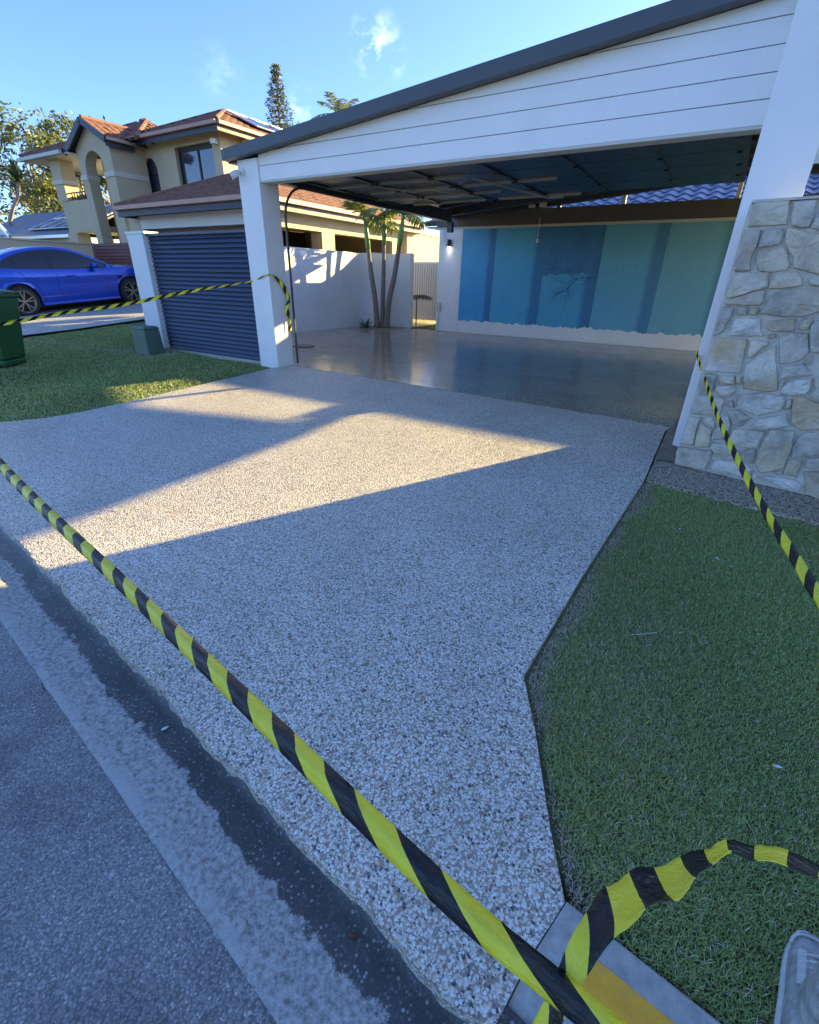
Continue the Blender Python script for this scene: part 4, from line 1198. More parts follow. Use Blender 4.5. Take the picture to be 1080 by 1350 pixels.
ribbon('barrier_tape', t1, [(0.15, 0.90, 0.40), (0.15, 0.93, 0.30), (0.15, 0.90, 0.42), (0.15, 0.94, 0.28), (0.18, 0.90, 0.40), (0.2, 0.92, 0.34), (0.2, 0.9, 0.4), (0.2, 0.9, 0.4), (0.2, 0.9, 0.4)],
       [0.044, 0.044, 0.042, 0.041, 0.039, 0.035, 0.029, 0.026, 0.025], 'black and yellow tape stretched low across the driveway front', TG, 16, 0.10, 0.03, 2, fold=-0.34)
# second strand tied to the first, rising and passing to the right
t2 = [(0.012, 0.205, 0.47), (0.030, 0.245, 0.57), (0.044, 0.300, 0.628), (0.070, 0.360, 0.636), (0.110, 0.420, 0.620), (0.164, 0.500, 0.600), (0.213, 0.544, 0.580), (0.297, 0.583, 0.560), (0.42, 0.61, 0.53), (0.75, 0.62, 0.40), (1.15, 0.60, -0.02)]
d2 = [(0.9, 0.1, 0.1), (0.9, -0.3, 0.25), (0.85, -0.45, 0.3), (0.45, -0.65, 0.6), (0.3, -0.7, 0.65), (0.25, -0.5, 0.8), (0.1, -0.75, 0.6), (0.0, -0.8, 0.6), (0, -0.7, 0.7), (0, -0.7, 0.7), (0, -.7, .7)]
ribbon('barrier_tape', t2, d2, [0.022, 0.022, 0.030, 0.052, 0.060, 0.040, 0.050, 0.056, 0.058, 0.06, 0.06], 'loose twisted tape rising over the lawn beside the yellow kerb', TG, 12, 0.12, 0.05, 3, uscale=2.1)
t3 = [(-0.085, 4.70, 0.76), (-0.072, 4.601, 0.731), (0.136, 3.511, 0.527), (0.279, 2.882, 0.42), (0.396, 2.45, 0.343), (0.475, 2.129, 0.315), (0.528, 1.856, 0.306), (0.63, 1.55, 0.29), (1.15, 0.62, 0.18)]
ribbon('barrier_tape', t3, [(0.3, 0, 1), (0.5, 0, 0.9), (0.5, 0.1, 0.85), (0.85, 0.1, 0.4), (0.4, 0, 0.9), (0.8, 0.1, 0.5), (0.75, 0.2, 0.6), (0.6, 0.3, 0.7), (0.3, 0.3, 0.9)],
       [0.022, 0.022, 0.028, 0.032, 0.036, 0.038, 0.042, 0.045, 0.05], 'thin tape running from the white column past the stone wall', TG, 16, 0.2, 0.0, 6)
t4 = [(-5.565, 5.235, 1.268), (-5.75, 5.225, 1.215), (-5.96, 5.215, 1.165), (-6.5, 4.6, 1.03), (-7.0, 3.87, 0.855), (-7.6, 3.36, 0.74), (-8.0, 2.8, 0.617), (-8.6, 2.2, 0.52)]
ribbon('barrier_tape', t4, [(0.1, -0.3, 1), (0.1, -0.3, 1), (0.1, -0.3, 1), (0, -0.5, 0.9), (0, -0.5, 0.9), (0.1, -0.4, 0.9), (0, -0.5, 0.8), (0, -0.5, 0.8)], [0.020, 0.018, 0.018, 0.042, 0.046, 0.046, 0.048, 0.05],
       'sagging tape from the carport post across the left lawn to the bin', TG, 16, 0.15, 0.0, 7)
ribbon('barrier_tape', [(-5.566, 5.238, 1.27), (-5.545, 5.40, 1.20), (-5.535, 5.52, 1.05), (-5.525, 5.55, 0.92), (-5.53, 5.50, 0.80), (-5.52, 5.54, 0.66), (-5.53, 5.52, 0.50)], [(0.3, 1, 0.1), (0.2, 1, 0.2), (0.6, 1, 0), (0.1, 1, 0.3), (0.9, 0.6, 0), (0.2, 1, 0.1), (0.5, 0.8, 0)],
       [0.02, 0.05, 0.065, 0.05, 0.065, 0.04, 0.05], 'crumpled end of tape hanging down the inner face of the post', TG, 8, 0.25, 0.0, 8)

# ---------------------------------------------------------------- small things on our side
ub = thing('utility_pillar', (-8.30, 4.86, -0.02), 'squat grey green utility pillar on the lawn beside the screen', 'utility box')
mb = MB()
c0, c1, y0, y1 = -8.50, -8.10, 4.74, 5.06
mb.hexa([(c0, y0, -0.05), (c1, y0, -0.05), (c1, y1, -0.05), (c0, y1, -0.05), (c0 + .025, y0 + .02, 0.40), (c1 - .025, y0 + .02, 0.40), (c1 - .025, y1 - .02, 0.40), (c0 + .025, y1 - .02, 0.40)])
mb.build('body', 'green_box', ub, bevel=0.02)
mb = MB(); mb.hexa([(c0 + .012, y0 + .008, 0.402), (c1 - .012, y0 + .008, 0.402), (c1 - .012, y1 - .008, 0.402), (c0 + .012, y1 - .008, 0.402), (c0 + .05, y0 + .04, 0.445), (c1 - .05, y0 + .04, 0.445), (c1 - .05, y1 - .04, 0.445), (c0 + .05, y1 - .04, 0.445)])
mb.build('lid', 'green_box', ub, bevel=0.012)

lid = thing('drain_cover', (-6.93, 7.27, 0.0), 'round rusty drain cover in the floor behind the post', 'drain cover')
MB().lathe([(0.0, 0.012), (0.17, 0.012), (0.17, 0.004)], 28, 'z', (-6.93, 7.27, 0)).build('cover', 'iron_lid', lid)
MB().lathe([(0.175, 0.014), (0.215, 0.014), (0.22, 0.002)], 28, 'z', (-6.93, 7.27, 0)).build('rim', 'iron_lid', lid)

# wheelie bin, local: front faces -y
wb = thing('wheelie_bin', (-9.17, 3.05, float(gz(-9.17, 3.05)) - 0.02), 'green wheelie bin at the left edge of the lawn', 'bin', rz=R(118))
def taper(z0, z1, a, b, mat, name, parent, bev=0.02):
    mb = MB()
    mb.hexa([(-a[0], -a[1], z0), (a[0], -a[1], z0), (a[0], a[2], z0), (-a[0], a[2], z0), (-b[0], -b[1], z1), (b[0], -b[1], z1), (b[0], b[2], z1), (-b[0], b[2], z1)])
    return mb.build(name, mat, parent, local=True, bevel=bev)
body = taper(0.10, 0.98, (0.205, 0.24, 0.24), (0.285, 0.36, 0.30), 'green_bin', 'body', wb, 0.03)
taper(0.02, 0.10, (0.20, 0.235, 0.16), (0.205, 0.24, 0.20), 'green_bin', 'foot', wb, 0.02)
taper(0.955, 0.992, (0.30, 0.375, 0.315), (0.305, 0.38, 0.32), 'green_bin', 'rim', wb, 0.01)
mb = MB(); N = 8
for i in range(N + 1):
    t = i / N; y = -0.385 + t * 0.72; zz = 0.995 + 0.065 * math.sin(math.pi * (0.12 + 0.8 * t))
    for x, dz in ((-0.30, -0.02), (-0.27, 0.0), (0, 0.012), (0.27, 0.0), (0.30, -0.02)): mb.v.append((x, y, zz + dz))
mb.f = [(i * 5 + k, (i + 1) * 5 + k, (i + 1) * 5 + k + 1, i * 5 + k + 1) for i in range(N) for k in range(4)]
ldo = mb.build('lid', 'green_bin', wb, local=True, smooth=True); ldo.modifiers.new('t', 'SOLIDIFY').thickness = 0.02
MB().tube([(-0.27, 0.30, 0.95), (-0.27, 0.40, 0.99), (0.27, 0.40, 0.99), (0.27, 0.30, 0.95)], 0.018, 8).build('handle', 'green_bin', wb, local=True)
for x in (-0.25, 0.25):
    wh = MB().lathe([(0.0, -0.03), (0.06, -0.03), (0.098, -0.022), (0.10, 0.0), (0.098, 0.022), (0.06, 0.03), (0.0, 0.03)], 20, 'x', (x, 0.27, 0.10)).build('wheel', 'rubber', wb, local=True)
    MB().lathe([(0.0, -0.034), (0.045, -0.034), (0.045, 0.034), (0.0, 0.034)], 12, 'x', (x, 0.27, 0.10)).build('hub', 'black', wh, local=True)
MB().tube([(-0.27, 0.27, 0.10), (0.27, 0.27, 0.10)], 0.012, 8).build('axle', 'steel', wb, local=True)

# the shoe at the right edge
shoe = thing('sneaker', (0.572, 0.90, -0.262), 'worn pale canvas sneaker standing on the lawn at the right edge', 'shoe', rz=R(-14))
def shoe_ring(y, w, z0, z1, top_k, off=0.0, n=18):
    out = []
    for k in range(n):
        a = 2 * math.pi * k / n
        cx, cz = math.cos(a), math.sin(a)
        x = off + w * (abs(cx) ** 0.75) * (1 if cx >= 0 else -1)
        z = (z0 + z1) / 2 + (z1 - z0) / 2 * (abs(cz) ** (top_k if cz > 0 else 0.35)) * (1 if cz >= 0 else -1)
        out.append((x, y, z))
    return out
def loft(rings, name, mat, parent, smooth=True):
    n = len(rings[0]); mb = MB()
    for r in rings: mb.v += r
    mb.f = [(i * n + k, i * n + (k + 1) % n, (i + 1) * n + (k + 1) % n, (i + 1) * n + k) for i in range(len(rings) - 1) for k in range(n)]
    mb.f += [tuple(range(n)), tuple((len(rings) - 1) * n + k for k in range(n))]
    return mb.build(name, mat, parent, local=True, smooth=smooth)
prof = [(0.148, 0.012, 0.036), (0.143, 0.026, 0.050), (0.130, 0.039, 0.060), (0.110, 0.046, 0.066), (0.080, 0.050, 0.072), (0.045, 0.050, 0.082), (0.01, 0.047, 0.098), (-0.03, 0.043, 0.110), (-0.08, 0.040, 0.112), (-0.12, 0.036, 0.112), (-0.142, 0.026, 0.108), (-0.150, 0.012, 0.095)]
loft([shoe_ring(y, w, 0.016, h, 0.8) for (y, w, h) in prof], 'upper', 'shoe_upper', shoe)
sole = loft([shoe_ring(y, w + 0.005, 0.0, 0.026, 0.25) for (y, w, h) in prof], 'sole', 'shoe_sole', shoe)
loft([shoe_ring(y, w + 0.003, 0.024, z, 0.5) for (y, w, z) in [(0.1505, 0.013, 0.034), (0.144, 0.029, 0.045), (0.131, 0.042, 0.049), (0.112, 0.048, 0.046), (0.098, 0.050, 0.036)]], 'toe_cap', 'shoe_sole', shoe)
loft([shoe_ring(y, w, z - 0.012, z + 0.008, 0.6) for (y, w, z) in [(0.075, 0.022, 0.074), (0.05, 0.026, 0.084), (0.01, 0.028, 0.102), (-0.03, 0.030, 0.122), (-0.055, 0.028, 0.136)]], 'tongue', 'shoe_upper', shoe)
for i, y in enumerate((0.062, 0.040, 0.018, -0.006, -0.028)):
    zt = 0.083 + (0.062 - y) * 0.40
    MB().tube([(-0.034, y - 0.006, zt - 0.012), (-0.015, y, zt + 0.008), (0.0, y + 0.004, zt + 0.012), (0.016, y, zt + 0.008), (0.034, y - 0.006, zt - 0.012)], 0.0038, 6).build('lace', 'lace', shoe, local=True)
loft([shoe_ring(y, w, 0.090, 0.30, 0.9, n=16) for (y, w) in [(-0.02, 0.02), (-0.03, 0.034), (-0.06, 0.042), (-0.10, 0.036), (-0.125, 0.02)]], 'sock', 'shoe_upper', shoe)

MB().tube([(0.051 * math.cos(a), 0.092 + 0.030 * math.sin(a), 0.058 + 0.010 * math.sin(a)) for a in np.linspace(0, math.pi, 14)], 0.0022, 5).build('seam', 'lace', shoe, local=True)
for s_ in (-1, 1):
    MB().hexa([(s_ * 0.026, 0.072, 0.070), (s_ * 0.040, 0.072, 0.060), (s_ * 0.038, -0.035, 0.098), (s_ * 0.026, -0.035, 0.112), (s_ * 0.026, 0.072, 0.076), (s_ * 0.042, 0.072, 0.064), (s_ * 0.040, -0.035, 0.102), (s_ * 0.027, -0.035, 0.117)]).build('eyelet_strip', 'shoe_sole', shoe, local=True, bevel=0.003)

# litter
def leaf(name, loc, s, rz, mat, label, cat, group=None):
    mb = MB()
    P = [(-1, 0, 0), (-0.5, 0.34, 0.10), (0.2, 0.42, 0.16), (1, 0.03, 0.05), (0.2, -0.38, 0.14), (-0.5, -0.30, 0.08), (0, 0, 0.0)]
    mb.v = [(p[0] * s, p[1] * s, p[2] * s + 0.002) for p in P]
    mb.f = [(0, 1, 6), (1, 2, 6), (2, 3, 6), (3, 4, 6), (4, 5, 6), (5, 0, 6)]
    o = mb.build(name, mat, smooth=True, fixn=False)
    o.modifiers.new('t', 'SOLIDIFY').thickness = 0.0006
    o.location = loc; o.rotation_euler = (0, 0, rz)
    return tag(o, label, cat, group)
p = street_pt(-0.42, -0.075, -0.064)
leaf('fallen_leaf', p, 0.016, 0.5, 'leaf_red', 'small red brown leaf lying in the wet gutter', 'leaf')
p = street_pt(-1.42, -0.085, -0.064)
leaf('paper_scrap', p, 0.016, 1.2, 'paper_scrap', 'tiny white scrap lying in the wet gutter', 'litter')
for i, (x, y) in enumerate([(0.04, 3.18), (0.12, 3.10), (0.33, 2.85), (0.40, 2.80), (0.86, 2.52), (0.55, 1.55)]):
    leaf('paper_scrap', (x, y, float(gz(x, y)) - 0.008), 0.009 + 0.003 * (i % 3), i * 1.3, 'paper_scrap', 'one of the tiny white flecks scattered on the right lawn', 'litter', 'white flecks on the right lawn')
for i, (x, y) in enumerate([(0.02, 1.95), (0.30, 2.05), (0.15, 1.25), (0.7, 1.9), (0.48, 1.2)]):
    a = i * 1.9 + 0.4; z = float(gz(x, y)) + 0.002
    o = MB().tube([(x, y, z), (x + 0.05 * math.cos(a), y + 0.05 * math.sin(a), z + 0.012), (x + 0.12 * math.cos(a + .25), y + 0.12 * math.sin(a + .25), z + 0.006)], 0.0012, 5).build('dry_stalk', M['lace'] if i == 0 else pm('straw_%d' % i, (0.40, 0.32, 0.17), 0.8))
    tag(o, 'one of the dry straw stalks lying on the right lawn', 'stalk', 'dry stalks on the right lawn')

# ---------------------------------------------------------------- blue sedan on the neighbour's drive (local: x forward, y left)
car = thing('sedan_car', (-14.79, 6.80, 0.345 + 0.02), 'glossy bright blue sedan with bronze wheels on the neighbouring driveway', 'car')
car.rotation_euler = (0, -math.atan(0.075), R(90))
def interp(x, tab):
    return float(np.interp(x, [t[0] for t in tab], [t[1] for t in tab]))
ZS = [(-2.22, 0.80), (-2.15, 0.96), (-2.0, 1.01), (-1.5, 1.02), (-1.0, 0.985), (0, 0.945), (1.0, 0.925), (1.5, 0.90), (1.9, 0.84), (2.15, 0.75), (2.30, 0.62), (2.36, 0.50)]
ZC = [(-2.22, 0.86), (-2.15, 1.02), (-2.0, 1.06), (-1.5, 1.07), (0, 1.0), (1.2, 1.0), (1.5, 0.975), (1.9, 0.90), (2.15, 0.81), (2.30, 0.66), (2.36, 0.52)]
WH = [(-2.22, 0.70), (-2.1, 0.80), (-1.85, 0.87), (-1.32, 0.905), (-0.7, 0.88), (0, 0.872), (0.7, 0.88), (1.32, 0.905), (1.75, 0.87), (2.1, 0.78), (2.30, 0.66), (2.36, 0.55)]
ZB = [(-2.22, 0.42), (-2.0, 0.26), (-1.7, 0.22), (1.7, 0.20), (2.1, 0.20), (2.36, 0.26)]
def zbot(x):
    z = interp(x, ZB)
    for cx in (-1.325, 1.325):
        d = abs(x - cx)
        if d < 0.385: z = max(z, 0.33 + math.sqrt(0.385 ** 2 - d * d))
    return z
sx = sorted(set([round(v, 4) for v in list(np.arange(-2.22, 2.361, 0.055)) + [2.36] + [c + s * 0.385 * math.cos(a) for c in (-1.325, 1.325) for s in (1, -1) for a in np.linspace(0, 1.5, 9)]]))
def sect(x):
    w = interp(x, WH); zb = zbot(x); zs = interp(x, ZS); zc = interp(x, ZC)
    zl = interp(x, ZB)
    h = lambda f: max(zb, zl + (zs - zl) * f)
    out = []
    for f, k in ((0.0, 0.955), (0.10, 0.985), (0.28, 1.0), (0.50, 0.992), (0.66, 0.985), (0.76, 1.002), (0.86, 0.985), (0.95, 0.955), (1.0, 0.92)):
        out.append((w * k, h(f)))
    out += [(w * 0.84, zs + (zc - zs) * 0.45), (w * 0.6, zs + (zc - zs) * 0.8), (w * 0.3, zc), (0, zc + 0.008)]
    return out
mb = MB(); secs = []
for x in sx:
    s = sect(x)
    ring = [(x, y, z) for (y, z) in s] + [(x, -y, z) for (y, z) in s[-2::-1]]
    secs.append(ring)
n = len(secs[0])
for r in secs: mb.v += r
mb.f = [(i * n + k, (i + 1) * n + k, (i + 1) * n + k + 1, i * n + k + 1) for i in range(len(secs) - 1) for k in range(n - 1)]
mb.f += [tuple(range(n)), tuple((len(secs) - 1) * n + k for k in range(n))]
body = mb.build('body', 'car_blue', car, local=True, smooth=True)
GM = lambda x: x * 0.90 - 0.34
ZR = [(GM(a), b) for a, b in [(-1.80, 1.05), (-1.5, 1.16), (-1.15, 1.29), (-0.75, 1.39), (-0.3, 1.445), (0.15, 1.455), (0.5, 1.415), (0.8, 1.32), (1.1, 1.20), (1.5, 1.01)]]
YB, YR = 0.80, 0.56
def side_y(x, z):
    zs = interp(x, ZS) - 0.02
    t = max(0.0, (z - zs) / (1.40 - zs))
    return YB + (YR - YB) * t - 0.02 * math.sin(math.pi * min(1, t)) * -1
gx = np.linspace(GM(-1.80), GM(1.5), 46)
mb = MB(); G = []
for x in gx:
    zs = interp(x, ZS) - 0.03; zr2 = interp(x, ZR)
    ze = max(zs + 0.01, zr2 - 0.055 - 0.0)
    L = [(side_y(x, zs + (ze - zs) * t), zs + (ze - zs) * t) for t in (0, 0.25, 0.5, 0.75, 1.0)]
    ye = L[-1][0]
    L += [(ye - 0.04, ze + (zr2 - ze) * 0.55), (ye * 0.78, ze + (zr2 - ze) * 0.85), (ye * 0.4, zr2 - 0.002), (0, zr2)]
    G.append([(x, y, z) for (y, z) in L] + [(x, -y, z) for (y, z) in L[-2::-1]])
n = len(G[0])
for r in G: mb.v += r
mb.f = [(i * n + k, (i + 1) * n + k, (i + 1) * n + k + 1, i * n + k + 1) for i in range(len(G) - 1) for k in range(n - 1)]
mb.f += [tuple(range(n)), tuple((len(G) - 1) * n + k for k in range(n))]
mb.build('roof', 'car_blue', car, local=True, smooth=True)
def ztop_win(x):
    return interp((x + 0.34) / 0.90, [(-1.42, 1.0), (-1.30, 1.10), (-1.05, 1.215), (-0.75, 1.30), (-0.3, 1.355), (0.15, 1.362), (0.45, 1.325), (0.75, 1.235), (1.0, 1.135), (1.30, 1.005)])
def zbelt(x):
    return interp((x + 0.34) / 0.90, [(-1.42, 0.995), (-0.6, 0.985), (0.5, 0.955), (1.30, 0.955)])
def side_window(xa, xb, name, inset=0.0, mat='glass_dark', push=0.006):
    for sgn in (-1, 1):
        mb = MB(); N = 14
        for i in range(N + 1):
            x = GM(xa + (xb - xa) * i / N)
            zt = max(ztop_win(x) - inset, zbelt(x) + inset + 0.004); z0 = zbelt(x) + inset
            for k in range(4):
                z = z0 + (zt - z0) * k / 3
                mb.v.append((x, sgn * (side_y(x, z) + push), z))
        mb.f = [(i * 4 + k, (i + 1) * 4 + k, (i + 1) * 4 + k + 1, i * 4 + k + 1) for i in range(N) for k in range(3)]
        mb.build(name, mat, car, local=True, smooth=True)
side_window(-1.45, 1.33, 'window_surround', -0.018, 'black', 0.003)
side_window(-1.38, -0.99, 'window')
side_window(-0.965, -0.16, 'window')
side_window(-0.085, 1.05, 'window')
side_window(1.075, 1.27, 'window')
for (xa, xb, nm) in ((-1.74, -1.12, 'rear_window'), (0.62, 1.44, 'windscreen')):
    mb = MB(); N = 8
    for i in range(N + 1):
        x = GM(xa + (xb - xa) * i / N); zr2 = interp(x, ZR)
        ye = side_y(x, zr2 - 0.055) - 0.07
        for k in range(7):
            t = k / 6 * 2 - 1
            mb.v.append((x, ye * t, zr2 + 0.012 - 0.035 * t * t))
    mb.f = [(i * 7 + k, (i + 1) * 7 + k, (i + 1) * 7 + k + 1, i * 7 + k + 1) for i in range(N) for k in range(6)]
    mb.build(nm, 'glass_dark', car, local=True, smooth=True)
def on_side(x, z):
    s = sect(x); zz = [p[1] for p in s[:9]]; yy = [p[0] for p in s[:9]]
    return float(np.interp(z, zz, yy))
for sgn in (-1, 1):
    # shut lines
    for pts in ([(-0.43, 0.93), (-0.46, 0.6), (-0.42, 0.30)], [(0.66, 0.93), (0.70, 0.6), (0.72, 0.30)], [(-1.22, 0.95), (-1.10, 0.80), (-0.92, 0.66), (-0.86, 0.30)]):
        P = [(x, sgn * (on_side(x, z) + 0.0008), z) for (x, z) in [(a[0] + (b[0] - a[0]) * t, a[1] + (b[1] - a[1]) * t) for a, b in zip(pts[:-1], pts[1:]) for t in np.linspace(0, 1, 6)]]
        P = [p for i, p in enumerate(P) if i == 0 or (Vector(p) - Vector(P[i - 1])).length > 1e-4]
        MB().tube(P, 0.0045, 5).build('shut_line', 'black', car, local=True)
    for x in (-1.10, -0.24):
        MB().tube([(x, sgn * (on_side(x, .80) + .004), 0.80), (x + 0.04, sgn * (on_side(x, .80) + .028), 0.805), (x + 0.17, sgn * (on_side(x, .80) + .028), 0.808), (x + 0.21, sgn * (on_side(x, .80) + .004), 0.808)], 0.013, 8).build('door_handle', 'car_blue', car, local=True, smooth=True)
    mm = MB()
    ring = []
    for (dx, sc) in ((-0.055, 0.6), (-0.04, 1.0), (0.03, 1.0), (0.075, 0.75), (0.10, 0.3)):
        ring.append([(0.47 + dx, sgn * (0.93 + 0.10 * sc * math.cos(a) * 0.9), 1.0 + 0.062 * sc * math.sin(a)) for a in np.linspace(0, 2 * math.pi, 12, endpoint=False)])
    for r in ring: mm.v += r
    mm.f = [(i * 12 + k, i * 12 + (k + 1) % 12, (i + 1) * 12 + (k + 1) % 12, (i + 1) * 12 + k) for i in range(4) for k in range(12)] + [tuple(range(12)), tuple(48 + k for k in range(12))]
    mi = mm.build('mirror', 'car_blue', car, local=True, smooth=True)
    MB().bar((0.48, sgn * 0.78, 0.96), (0.48, sgn * 0.88, 0.985), 0.06, 0.03).build('mirror_stalk', 'black', mi, local=True)
    MB().hexa([(-0.93, sgn * 0.80, 0.20), (0.93, sgn * 0.80, 0.19), (0.93, sgn * 0.905, 0.20), (-0.93, sgn * 0.905, 0.21), (-0.93, sgn * 0.82, 0.265), (0.93, sgn * 0.82, 0.255), (0.93, sgn * 0.898, 0.25), (-0.93, sgn * 0.898, 0.26)]).build('side_skirt', 'car_blue', car, local=True, bevel=0.01)
    MB().hexa([(1.02, sgn * (on_side(1.05, .72) - .01), 0.66), (1.16, sgn * (on_side(1.1, .72) - .01), 0.70), (1.16, sgn * (on_side(1.1, .72) + .006), 0.70), (1.02, sgn * (on_side(1.05, .72) + .006), 0.66), (1.02, sgn * (on_side(1.05, .78) - .01), 0.735), (1.14, sgn * (on_side(1.1, .78) - .01), 0.765), (1.14, sgn * (on_side(1.1, .78) + .006), 0.765), (1.02, sgn * (on_side(1.05, .78) + .006), 0.735)]).build('side_vent', 'black', car, local=True)
    MB().hexa([(-2.20, sgn * 0.48, 0.78), (-2.0, sgn * 0.86, 0.80), (-2.02, sgn * 0.87, 0.93), (-2.18, sgn * 0.48, 0.93), (-2.22, sgn * 0.50, 0.78), (-2.03, sgn * 0.88, 0.80), (-2.05, sgn * 0.875, 0.93), (-2.21, sgn * 0.50, 0.93)]).build('tail_light', 'tail_red', car, local=True)
    MB().hexa([(2.20, sgn * 0.50, 0.62), (1.98, sgn * 0.83, 0.66), (1.90, sgn * 0.86, 0.77), (2.10, sgn * 0.55, 0.76), (2.28, sgn * 0.52, 0.60), (2.04, sgn * 0.84, 0.64), (1.93, sgn * 0.875, 0.775), (2.16, sgn * 0.56, 0.765)]).build('headlight', 'lamp_glass', car, local=True)
MB().box(-1.72, -0.93, -0.80, 0.80, 0.30, 0.85).build('arch_liner', 'black', car, local=True)
MB().box(0.93, 1.72, -0.80, 0.80, 0.30, 0.84).build('arch_liner', 'black', car, local=True)
MB().box(-2.0, 2.1, -0.76, 0.76, 0.17, 0.30).build('underbody', 'black', car, local=True)
MB().hexa([(-2.20, -0.66, 1.10), (-2.02, -0.66, 1.09), (-2.02, 0.66, 1.09), (-2.20, 0.66, 1.10), (-2.25, -0.66, 1.135), (-2.02, -0.66, 1.115), (-2.02, 0.66, 1.115), (-2.25, 0.66, 1.135)]).build('spoiler', 'car_blue', car, local=True, bevel=0.01)
for yy in (-0.5, 0.5):
    MB().box(-2.12, -2.06, yy - 0.03, yy + 0.03, 1.03, 1.10).build('spoiler_foot', 'car_blue', car, local=True)
def wheel(cx, sgn):
    w = MB().lathe([(0.235, -0.115), (0.27, -0.118), (0.315, -0.110), (0.33, -0.08), (0.332, 0.0), (0.33, 0.08), (0.315, 0.110), (0.27, 0.118), (0.235, 0.115)], 40, 'y', (cx, sgn * 0.785, 0.33)).build('wheel', 'tyre', car, local=True, smooth=True)
    yo = sgn * (0.785 + 0.095)
    MB().lathe([(0.232, sgn * 0.113), (0.243, sgn * 0.118), (0.236, sgn * 0.100), (0.215, sgn * 0.088), (0.21, -sgn * 0.1)], 40, 'y', (cx, sgn * 0.785, 0.33)).build('rim', 'rim_bronze', w, local=True, smooth=True)
    MB().lathe([(0.0, sgn * 0.0), (0.208, sgn * 0.0)], 24, 'y', (cx, sgn * 0.81, 0.33)).build('brake_disc', 'black', w, local=True)
    mb = MB()
    for k in range(5):
        for da in (-0.20, 0.20):
            a = 2 * math.pi * k / 5 + 0.2; b = a + da
            p0 = (cx + 0.03 * math.cos(a), yo, 0.33 + 0.03 * math.sin(a)); p1 = (cx + 0.222 * math.cos(b), yo - sgn * 0.004, 0.33 + 0.222 * math.sin(b))
            mb.bar(p0, p1, 0.024, 0.026, (0, 1, 0))
    mb.build('spokes', 'rim_bronze', w, local=True)
    MB().lathe([(0.0, sgn * 0.012), (0.035, sgn * 0.010), (0.05, -sgn * 0.01)], 14, 'y', (cx, yo, 0.33)).build('hub_cap', 'rim_bronze', w, local=True)
for cx in (-1.325, 1.325):
    for sgn in (-1, 1): wheel(cx, sgn)

# ---------------------------------------------------------------- neighbour's two storey house
nh = thing('neighbour_house', (-15.5, 12, 0.5), 'two storey cream rendered house with terracotta roofs and arched portico', 'house')
def part(name, mat, x0, x1, y0, y1, z0, z1, parent=nh, bevel=0.0):
    return MB().box(x0, x1, y0, y1, z0, z1).build(name, mat, parent, bevel=bevel)
# garage wing: header, piers, brown door
part('wall', 'cream', -16.55, -15.9, 10.0, 10.35, 0.3, 2.80)
part('header_beam', 'cream_white', -15.898, -11.22, 9.97, 10.3, 2.46, 2.80)
part('pier', 'cream', -11.218, -10.5, 10.0, 10.45, 0.3, 2.80)
gd = part('garage_door', 'brown_door', -15.89, -11.225, 10.32, 10.36, 0.45, 2.62)
for i in range(5):
    part('door_panel', 'brown_door', -15.85, -11.26, 10.305, 10.319, 0.50 + i * 0.42, 0.88 + i * 0.42, gd)
part('wall', 'cream', -16.55, -16.3, 10.36, 18.0, 0.3, 2.80)
part('wall_lamp', 'soffit_grey', -16.28, -16.2, 9.93, 9.998, 2.05, 2.35)
# side verandah facing us: columns, beam, dark inner wall
part('side_beam', 'cream', -10.85, -10.45, 10.46, 16.2, 2.42, 2.84)
for (ya, yb) in ((12.05, 12.62), (15.75, 16.19)):
    part('column', 'cream', -10.86, -10.44, ya, yb, 0.3, 2.418)
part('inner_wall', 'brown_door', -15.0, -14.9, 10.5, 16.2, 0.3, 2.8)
part('inner_ceiling', 'soffit_grey', -16.2, -10.9, 10.4, 16.2, 2.82, 2.86)
part('end_wall', 'cream', -15.0, -10.7, 16.2, 16.5, 0.3, 2.82)
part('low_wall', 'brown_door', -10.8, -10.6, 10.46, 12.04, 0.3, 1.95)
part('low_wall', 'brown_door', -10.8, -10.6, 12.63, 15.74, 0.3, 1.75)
rw = part('rear_wall', 'cream', -10.6, -10.3, 16.51, 24.0, 0.3, 2.74)
part('coping', 'gutter_salmon', -10.64, -10.26, 16.51, 24.0, 2.742, 2.80, rw)
EX0, EX1, EY0, EY1, EZ = -16.15, -10.05, 9.42, 17.2, 2.98
mid = (EX0 + EX1) / 2; hp = 0.40; rise = (EX1 - EX0) / 2 * hp
A_ = (mid, EY0 + (EX1 - EX0) / 2, EZ + rise); B_ = (mid, EY1 - (EX1 - EX0) / 2 + 0.6, EZ + rise)
groof = part('garage_roof', 'soffit_white', EX0 + 0.03, EX1 - 0.03, EY0 + 0.05, EY1 - .05, EZ - 0.115, EZ - 0.095)
roof_face('f', [(EX0, EY0, EZ), (EX1, EY0, EZ), A_], 'tile_red', groof)
roof_face('r', [(EX1, EY0, EZ), (EX1, EY1, EZ), B_, A_], 'tile_red', groof)
roof_face('l', [(EX0, EY1, EZ), (EX0, EY0, EZ), A_, B_], 'tile_red', groof)
roof_face('b', [(EX1, EY1, EZ), (EX0, EY1, EZ), B_], 'tile_red', groof)
for q in ([(EX0, EY0, EZ + .03), A_], [(EX1, EY0, EZ + .03), A_], [A_, B_]):
    ridge([Vector(q[0]), Vector(q[1])], 'tile_red', groof, 0.08)
